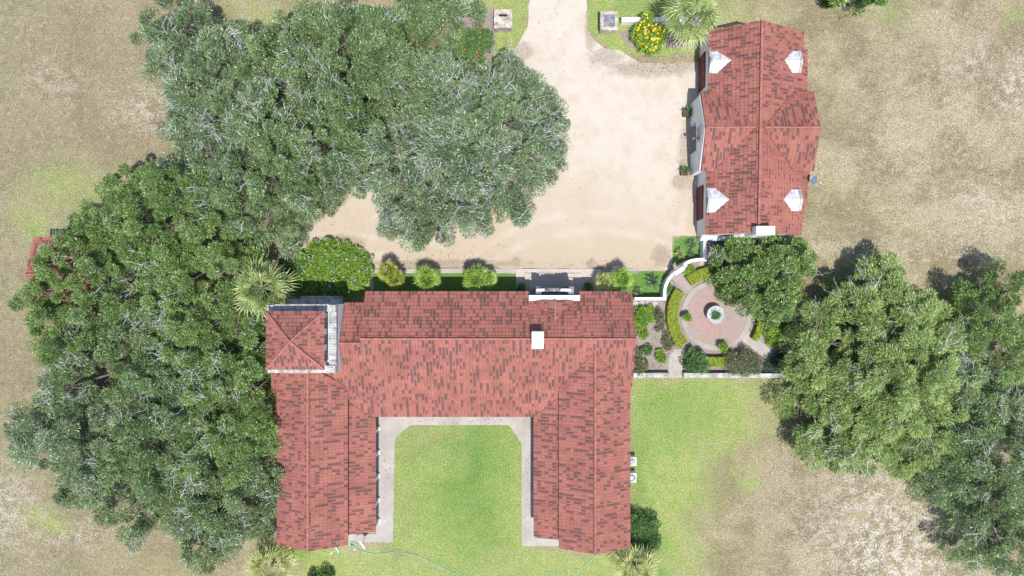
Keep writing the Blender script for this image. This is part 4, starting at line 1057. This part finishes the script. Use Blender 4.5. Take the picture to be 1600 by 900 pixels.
# potted shrubs, fountain
def pot(label, px, py, s, seed, mat='bright'):
    t = thing('potted_shrub', label, 'potted plant', (wx(px), wy(py), .085), 'potted shrubs round the fountain')
    x, y = wx(px), wy(py); mb = MB()
    mb.lathe([(.0, 0), (.26*s, 0), (.36*s, .4), (.40*s, .42), (.40*s, .5), (.33*s, .5), (.3*s, .42), (0, .42)], (x, y, .085), 18); mb.build('pot', M['terracotta'], t)
    rng = np.random.default_rng(seed)
    C = np.column_stack([rng.normal(x, .14*s, 30), rng.normal(y, .14*s, 30), rng.uniform(.55, 1.0, 30)])
    V, tn = clump_leaves(C, rng.uniform(.14, .26, 30), 90, (.08, .18), (.04, .08), rng, np.array([x, y, .5]), .1, low=.5)
    np_quads('foliage', V, tn, LM[mat], t)
pot('potted shrub at the top of the brick patio', 1124, 446.5, 1.1, 71)
pot('potted shrub on the left of the brick patio', 1071, 494.5, .95, 72)
pot('potted shrub at the bottom of the brick patio', 1127, 541, 1.0, 73)
fx, fy = wx(1118, .9), wy(491.5, .9)
f = thing('garden_fountain', 'round stone fountain bowl in the centre of the brick patio', 'fountain', (fx, fy, .085))
mb = MB(); mb.lathe([(0, 0), (.5, 0), (.48, .12), (.26, .2), (.22, .55), (.4, .62), (.82, .8), (.87, .9), (.85, .95), (.78, .93), (.7, .84), (.2, .78), (0, .78)], (fx, fy, .085), 32); mb.build('bowl', M['stucco_worn'], f)
mb = MB(); mb.lathe([(.77, .885), (0, .885)], (fx, fy, .085), 32); mb.build('water', M['water'], f)
rng = np.random.default_rng(5); C = np.column_stack([rng.normal(fx, .13, 14), rng.normal(fy, .13, 14), np.full(14, 1.05)])
V, tn = clump_leaves(C, np.full(14, .16), 26, (.14, .36), (.03, .06), rng, np.array([fx, fy, .9]), .9, low=.2); np_quads('plant', V, tn, LM['shrub'], f)

# palms
def fan_palm(name, label, px, py, h, rad, mat, seed, nf=34, group=None, trunk=.2, seg=16, droop=.35, wid=.105):
    """fan palm: trunk and a crown of stalked, split fan leaves"""
    rng = np.random.default_rng(seed)
    x, y = wx(px, h), wy(py, h); t = thing(name, label, 'palm', (x, y, 0), group)
    Q = []; T = []
    for i in range(nf):
        f = (i+.5)/nf; az = i*2.39996+rng.normal(0, .2); el = R(78-92*f+rng.normal(0, 8))
        o = np.array([math.cos(az)*math.cos(el), math.sin(az)*math.cos(el), math.sin(el)]); side = np.array([-math.sin(az), math.cos(az), 0])
        up = np.cross(o, side); up = up if up[2] > 0 else -up
        pl = rad*rng.uniform(.40, .58); p0 = np.array([x, y, h-.1]); p1 = p0+o*pl-np.array([0, 0, .12*f])
        w0 = .022
        Q.append([p0-side*w0, p0+side*w0, p1+side*w0*.6, p1-side*w0*.6]); T.append(.85)
        base = rng.uniform(.05, .6); fl = rad*rng.uniform(.46, .60)
        for j in range(seg):
            b = R(-105+210*j/(seg-1))+rng.normal(0, .05)
            ln = fl*(.62+.38*math.cos(b*.75))
            d = o*math.cos(b)+side*math.sin(b); 
            d = d+up*.10*math.cos(b*2); d /= np.linalg.norm(d)
            m = p1+d*ln*.55; e = p1+d*ln+np.array([0, 0, -droop*ln*rng.uniform(.4, 1.0)])
            sd = np.cross(d, up); sd /= np.linalg.norm(sd); ww = wid*rng.uniform(.8, 1.2)*.5
            tv = np.clip(base-.1*f+rng.uniform(0, .35)+(.25 if rng.random() < .1 else 0), 0, 1)
            Q.append([p1, m-sd*ww, m+up*.02, m+sd*ww]); T.append(tv)
            Q.append([m-sd*ww, e, e+sd*.004, m+sd*ww]); T.append(min(1, tv+.08))
    np_quads('crown', np.array(Q), np.array(T), LM[mat], t)
    mb = MB(); k = 9
    mb.tube([(x, y, h*i/k) for i in range(k+1)], [trunk*(1.15 if i == 0 else 1+.06*(-1)**i) for i in range(k+1)], 10); mb.build('trunk', M['bark'], t)
    return t
LP = 'tall fan palms'
fan_palm('fan_palm', 'big pale fan palm beside the tower of the main house', 410, 450, 4.6, 3.0, 'palm', 81, 30, LP)
fan_palm('fan_palm', 'fan palm at the bottom edge off the southwest corner of the house', 424, 884, 3.2, 2.8, 'palm_straw', 82, 26, LP)
fan_palm('fan_palm', 'grey-green fan palm at the top edge beside the guest house', 1081, 26, 5.2, 2.9, 'palm', 83, 32, LP)
fan_palm('fan_palm', 'fan palm with straw tips at the bottom edge off the southeast corner', 996, 890, 3.2, 2.6, 'palm_straw', 84, 28, LP)
SP = 'small palms along the front of the main house'
fan_palm('small_palm', 'yellowing small palm nearest the flower mound', 606, 424, 2.5, 1.15, 'palm_yellow', 85, 26, SP, .13, 13, .3, .08)
fan_palm('small_palm', 'yellow-green small palm leaning on the yellowing one', 616, 436, 2.3, 1.05, 'palm_yellow', 86, 24, SP, .13, 13, .3, .08)
fan_palm('small_palm', 'single round green small palm, second group from the flower mound', 667, 436, 2.4, 1.4, 'palm_bright', 87, 40, SP, .13, 13, .3, .08)
fan_palm('small_palm', 'wide green small palm left of the front steps', 743, 436, 2.4, 1.5, 'palm_bright', 88, 40, SP, .13, 13, .3, .08)
fan_palm('small_palm', 'smaller green palm touching the right of the wide green one', 763, 437, 2.0, 1.0, 'palm_bright', 89, 26, SP, .12, 13, .3, .08)
fan_palm('small_palm', 'pale straw coloured small palm right of the front steps', 945, 441, 2.0, 1.15, 'palm_straw', 90, 28, SP, .12, 13, .3, .08)
fan_palm('small_palm', 'green small palm between the straw coloured palm and the yucca', 972, 436, 2.5, 1.25, 'palm_bright', 91, 36, SP, .13, 13, .3, .08)

def yucca(label, px, py, rad, seed, n=90, mat='yucca', h=.5):
    rng = np.random.default_rng(seed); x, y = wx(px, h), wy(py, h)
    t = thing('yucca_plant', label, 'plant', (x, y, 0), 'spiky yuccas')
    a = rng.uniform(0, 6.28, n); el = np.radians(rng.uniform(0, 80, n))
    ax = np.stack([np.cos(a)*np.cos(el), np.sin(a)*np.cos(el), np.sin(el)], 1)
    p = np.array([x, y, h*.8])+ax*.05
    V = leaf_quads(p, ax, rad*rng.uniform(.75, 1.1, n), rng.uniform(.05, .085, n), rng, 2.5)
    np_quads('leaves', V, np.clip(rng.uniform(0, .9, n), 0, 1), LM[mat], t)
    mb = MB(); mb.tube([(x, y, 0), (x, y, h*.8)], .11, 8); mb.build('stem', M['bark'], t)
yucca('large blue-green yucca on the grass by the garden wall', 1020, 440, .95, 101, 130)
yucca('small yucca between the large one and the house corner', 997, 456, .6, 102, 60)
yucca('larger yucca in the square bed below the garage doors', 1081, 383, .75, 103, 90)
yucca('lower left yucca in the square bed', 1063, 396, .62, 104, 70, 'palm')
yucca('lower right yucca in the square bed', 1082, 397, .5, 105, 50)

def planter(label, px, py, seed):
    x, y = wx(px, .5), wy(py, .5); t = thing('cactus_planter', label, 'planter', (x, y, 0), 'planters by the guest house door')
    mb = MB(); mb.box(x-.38, x+.38, y-.38, y+.38, 0, .55, .03); mb.build('tub', M['wood'], t)
    rng = np.random.default_rng(seed); n = 44
    a = rng.uniform(0, 6.28, n); el = np.radians(rng.uniform(5, 80, n)); ax = np.stack([np.cos(a)*np.cos(el), np.sin(a)*np.cos(el), np.sin(el)], 1)
    V = leaf_quads(np.array([x, y, .55])+ax*.05, ax, rng.uniform(.35, .85, n), rng.uniform(.06, .11, n), rng, 2)
    np_quads('leaves', V, rng.random(n), LM['shrub'], t)
planter('tub of spiky leaves at the upper side of the guest house door', 1074, 175, 111)
planter('tub of spiky leaves at the lower side of the guest house door', 1070, 267, 112)

# ------------------------------------------------------------------ garden walls and gate pillars
def wall_strip(name, label, pts, w_, h, mat='stucco', cap=True, group=None):
    mb = MB(); pts = [Vector((wx(x), wy(y), 0)) for x, y in pts]
    n = len(pts); lf = []; rt = []
    for i, p in enumerate(pts):
        t_ = Vector((0, 0, 0))
        if i > 0: t_ += (p-pts[i-1]).normalized()
        if i < n-1: t_ += (pts[i+1]-p).normalized()
        t_.normalize(); nn = Vector((-t_.y, t_.x, 0))
        k = 1.0
        if 0 < i < n-1: k = 1/max(.5, nn.dot(Vector((-(pts[i+1]-p).normalized().y, (pts[i+1]-p).normalized().x, 0))))
        lf.append(p+nn*w_/2*k); rt.append(p-nn*w_/2*k)
    for i in range(n-1):
        q = [(rt[i].x, rt[i].y), (rt[i+1].x, rt[i+1].y), (lf[i+1].x, lf[i+1].y), (lf[i].x, lf[i].y)]
        vs = [(x, y, 0) for x, y in q]+[(x, y, h) for x, y in q]
        fs = [(4, 5, 6, 7), (0, 1, 5, 4), (2, 3, 7, 6)]
        if i == 0: fs.append((3, 0, 4, 7))
        if i == n-2: fs.append((1, 2, 6, 5))
        mb.mesh(vs, fs)
    o = mb.build(name, M[mat]); tag(o, label, 'wall', group)
    return o
GW = 'walls of the little garden'
arc = [(1036, 441), (1040, 432), (1046, 424), (1054, 417)]
wall_strip('garden_wall', 'white garden wall bending from the house to the gate', [(988, 466.5), (1034, 466.5), (1034.5, 452)] + [(1036, 446), (1040, 437), (1046, 430), (1049, 427)], .28, 1.25, group=GW)
wall_strip('garden_wall', 'white garden wall curving from the gate up to the guest house', [(1062, 416), (1068, 411.5), (1076, 408), (1085, 406.5), (1096, 406.5), (1096, 390), (1096, 371)], .30, 1.25, group=GW)
ga = thing('gate_arch', 'white arch over the garden gate between the two curved walls', 'arch', P(1055, 421))
mb = MB(); a = P(1049.5, 426.5); b = P(1061.5, 416.3); n_ = (b-a).normalized(); s_ = Vector((-n_.y, n_.x, 0))*.2
prev = None
for i in range(13):
    f_ = i/12; z = 1.9+.55*math.sin(math.pi*f_); p = a.lerp(b, f_)
    if prev is not None:
        pp_, zz_ = prev
        mb.extr([pp_+s_+Vector((0, 0, zz_)), p+s_+Vector((0, 0, z)), p+s_+Vector((0, 0, z+.3)), pp_+s_+Vector((0, 0, zz_+.3))], -2*s_)
    prev = (p, z)
mb.build('arch', M['stucco'], ga)
for p in (a, b):
    mb = MB(); e = n_*.22; mb.extr([p+s_-e, p+s_+e, p-s_+e, p-s_-e], (0, 0, 1.95)); mb.build('pier', M['stucco'], ga)
wall_strip('garden_wall', 'white garden wall along the east side under the feathery tree', [(1236, 492), (1236, 583)], .5, .9, group=GW, mat='stucco_worn')
wall_strip('garden_wall', 'short piece of low garden wall between the house and the bottom path', [(988, 585), (1044, 585)], .45, .7, group=GW, mat='stucco_worn')
wall_strip('garden_wall', 'long low garden wall from the bottom path to the southeast corner', [(1066, 585), (1239, 586)], .45, .7, group=GW, mat='stucco_worn')
wall_strip('pillar_wall', 'low white wall running from the right gate pillar to the palm', [(969, 36), (1092, 36)], .42, .9, mat='stucco')
def pillar(label, px, py, hx, hy, h, hollow):
    c = P(px, py, h); t = thing('gate_pillar', label, 'pillar', (c.x, c.y, 0), 'stone gate pillars of the drive')
    mb = MB(); x0, x1, y0, y1 = c.x-hx, c.x+hx, c.y-hy, c.y+hy
    mb.box(x0+.06, x1-.06, y0+.06, y1-.06, 0, h-.2, .03); mb.build('shaft', M['rubble'], t)
    mb = MB()
    e = .32
    for a in ((x0, x1, y0, y0+e), (x0, x1, y1-e, y1), (x0, x0+e, y0+e, y1-e), (x1-e, x1, y0+e, y1-e)): mb.box(*a, h-.2, h, .02)
    mb.build('cap', M['rubble'], t)
    mb = MB(); mb.box(x0+e, x1-e, y0+e, y1-e, h-.25, h-.06 if not hollow else h-.12); mb.build('cap_tray', M['stonegrey' if hollow else 'rubble'], t)
    if not hollow:
        mb = MB(); mb.box(c.x-.42, c.x+.42, c.y+.22, c.y+.42, h-.06, h+.02, .02); mb.build('lamp_slot', M['black'], t)
pillar('square stone gate pillar on the left of the drive with a dark slot on top', 786, 29, .88, .9, 1.3, False)
pillar('square stone gate pillar on the right of the drive with a hollow top', 952, 32, .85, .9, 1.3, True)

# stepping stones
i = 0
for lab, px, py, s in (('top stepping stone beside the white wall, nearest the guest house', 1105, 376, .38), ('second stepping stone, between wall and vine', 1105, 386, .36), ('third stepping stone down from the guest house', 1105, 395, .38),
                       ('large pointed stepping stone at the lower end of the row', 1105, 407, .46), ('stepping stone nearest the end of the top hedge', 1097, 413, .36)):
    r_ = random.Random(px*7+py); mb = MB(); c = P(px, py)
    poly = [(c.x+s*r_.uniform(.85, 1.15)*math.cos(k*math.pi/3.5), c.y+s*.8*r_.uniform(.85, 1.15)*math.sin(k*math.pi/3.5)) for k in range(7)]
    mb.prism(poly, 0, .07); tag(mb.build('stepping_stone', M['concrete']), lab, 'stepping stone', 'stepping stones in the garden')
for k, lab in enumerate(('leftmost flat stone under the garden wall by the house', 'second flat stone under the garden wall', 'third flat stone under the garden wall', 'rightmost flat stone under the garden wall')):
    r_ = random.Random(k+90); mb = MB(); c = P(993+10*k, 475)
    poly = [(c.x+.3*r_.uniform(.8, 1.15)*math.cos(q*math.pi/3.5), c.y+.3*r_.uniform(.8, 1.15)*math.sin(q*math.pi/3.5)) for q in range(7)]
    mb.prism(poly, 0, .07); tag(mb.build('stepping_stone', M['concrete']), lab, 'stepping stone', 'flat stones under the garden wall')

# ------------------------------------------------------------------ small things
def ac(label, y0, y1, dark):
    x0, x1 = 10.95, wx(994.5, .8); t = thing('ac_unit', label, 'air conditioner', ((x0+x1)/2, (y0+y1)/2, 0), 'air conditioners by the east wing')
    x0 = x1-(y1-y0)
    mb = MB(); mb.box(x0, x1, y0, y1, .06, .85, .03); mb.build('casing', M['metal_white'], t)
    c = ((x0+x1)/2, (y0+y1)/2, .85); r_ = (y1-y0)*.4
    mb = MB(); mb.lathe([(0, .008), (r_, .008)], c, 24); mb.build('fan_opening', M['black' if dark else 'stonegrey'], t)
    mb = MB(); mb.lathe([(r_, 0), (r_+.03, .03), (r_-.02, .04), (r_-.03, .01)], c, 24)
    for k in range(3 if dark else 7):
        rr = r_*(k+1)/(4 if dark else 8); mb.lathe([(rr-.012, .03), (rr+.012, .03), (rr+.012, .04), (rr-.012, .04)], c, 24)
    if dark: mb.lathe([(0, .05), (.17, .045), (.18, .02)], c, 16)
    mb.build('grille', M['metal_white'], t)
    mb = MB(); mb.box(x0-.1, x1+.06, y0-.06, y1+.06, 0, .06); mb.build('pad', M['concrete'], t)
ac('air conditioner nearer the walled garden, with a pale fan cover', wy(728, .85), wy(714, .85), False)
ac('air conditioner with an open dark fan, lower of the pair', wy(754, .85), wy(739, .85), True)

def dish(name, label, px, py, h, rad, az, el, base, mat, arm=True):
    c = P(px, py, h); t = thing(name, label, 'satellite dish', c, None)
    d = Vector((math.cos(az)*math.cos(el), math.sin(az)*math.cos(el), math.sin(el)))
    a = d.cross(Vector((0, 0, 1))).normalized(); b = a.cross(d).normalized()
    if b.z < 0: b = -b
    mb = MB(); vs = []; fs = []; nr, ns = 5, 24
    for side in (0, 1):
        for i in range(nr+1):
            r_ = rad*i/nr; dep = .16*rad*((i/nr)**2-1)-(.025 if side else 0)
            for k in range(ns):
                g = 2*math.pi*k/ns; vs.append(c+a*r_*math.cos(g)*.92+b*r_*math.sin(g)+d*dep)
    m = (nr+1)*ns
    for s_ in (0, 1):
        for i in range(nr):
            for k in range(ns):
                q = (s_*m+i*ns+k, s_*m+i*ns+(k+1) % ns, s_*m+(i+1)*ns+(k+1) % ns, s_*m+(i+1)*ns+k)
                fs.append(q if not s_ else q[::-1])
    for k in range(ns): fs.append((nr*ns+k, nr*ns+(k+1) % ns, m+nr*ns+(k+1) % ns, m+nr*ns+k))
    mb.mesh(vs, fs, True); mb.build('reflector', M[mat], t)
    mb = MB(); e = c+d*rad*1.15-b*rad*.55
    mb.tube([c-b*rad*.9, e], .022, 6); mb.build('arm', M['metal_white'], t)
    mb = MB(); mb.tube([e-d*.02, e+d*.16+b*.05], [.06, .075], 8); mb.build('receiver', M['white'], t)
    mb = MB(); back = c-d*.18*rad-b*.1
    mb.tube([back, back-d*.12, Vector(base)], .03, 7); mb.build('mast', M['metal_white' if mat != 'blue_dish' else 'stonegrey'], t)
sw = R(213)
dish('satellite_dish', 'smaller white satellite dish at the south gable of the west wing', 526, 859, 2.4, .42, sw, R(28), (-16.2, -23.5, 2.4), 'white')
dish('satellite_dish', 'larger white satellite dish above the coiled hose end', 565, 851, 1.9, .56, sw, R(30), (wx(568), wy(846), 0.05), 'white')
dish('satellite_dish', 'blue-grey satellite dish at the east eave of the guest house', 1272.5, 281.5, 3.3, .40, R(-35), R(52), (27.75, 10.05, 2.7), 'blue_dish')

def hose(label, pts, coil=None):
    # Catmull-Rom through photo points, lying on the grass
    q = [Vector((wx(x), wy(y), .03)) for x, y in pts]; out = []
    q = [q[0]]+q+[q[-1]]
    for i in range(1, len(q)-2):
        for k in range(8):
            t_ = k/8; p0, p1, p2, p3 = q[i-1], q[i], q[i+1], q[i+2]
            out.append(.5*((2*p1)+(p2-p0)*t_+(2*p0-5*p1+4*p2-p3)*t_*t_+(3*p1-p0-3*p2+p3)*t_**3))
    out.append(q[-1])
    if coil:
        c = Vector((wx(coil[0]), wy(coil[1]), .03))
        pre = [c+Vector((.30*math.cos(g)+.012*g, .22*math.sin(g), .006*g)) for g in np.linspace(0, 6*math.pi, 60)]
        out = pre+out
    mb = MB(); mb.tube(out, .034, 6); tag(mb.build('garden_hose', M['hose']), label, 'hose', 'green garden hoses')
hose('long green garden hose snaking from the west wing over the lawn', [(552, 853), (562, 860), (578, 864), (592, 865), (612, 863), (630, 864), (650, 868), (672, 877), (695, 888), (722, 902), (745, 915)], (549, 849))
hose('short green garden hose below the east wing gable', [(929, 869), (922, 877), (910, 886), (901, 894), (893, 904)])
hose('short curl of green hose at the bottom edge of the lawn', [(853, 893), (860, 894), (868, 899), (874, 908)])

# fallen leaves lying on the drive, the walks and the lawn edges
rng = np.random.default_rng(77)
pts = []
for cx_, cy_, rx_, ry_, n in ((850, 260, 60, 120, 60), (700, 400, 130, 14, 130), (520, 345, 40, 30, 60), (1060, 250, 18, 130, 70), (930, 415, 90, 8, 110), (860, 60, 30, 60, 60), (1000, 105, 70, 10, 160),
                              (605, 740, 10, 90, 60), (826, 740, 8, 90, 50), (720, 658, 110, 5, 60), (720, 760, 100, 100, 120), (1000, 700, 40, 120, 120), (1119, 493, 46, 46, 110), (1060, 555, 60, 30, 80), (950, 300, 120, 100, 24)):
    q = np.column_stack([rng.normal(cx_, rx_*.6, n), rng.normal(cy_, ry_*.6, n)]); pts.append(q)
q = np.concatenate(pts); p = np.column_stack([wx(q[:, 0]), wy(q[:, 1]), np.full(len(q), .105)])
a = rng.uniform(0, 6.28, len(p)); ax = np.column_stack([np.cos(a), np.sin(a), np.zeros(len(p))])
V = leaf_quads(p, ax, rng.uniform(.07, .15, len(p)), rng.uniform(.03, .07, len(p)), rng, 8)
tag(np_quads('leaf_litter', V, rng.random(len(p)), leaf_mat('fallen_leaf', (.06, .045, .03), (.16, .11, .07), (.3, .22, .13), tr=0)), 'brown fallen leaves scattered over the drive and walks', 'leaf litter', kind='stuff')
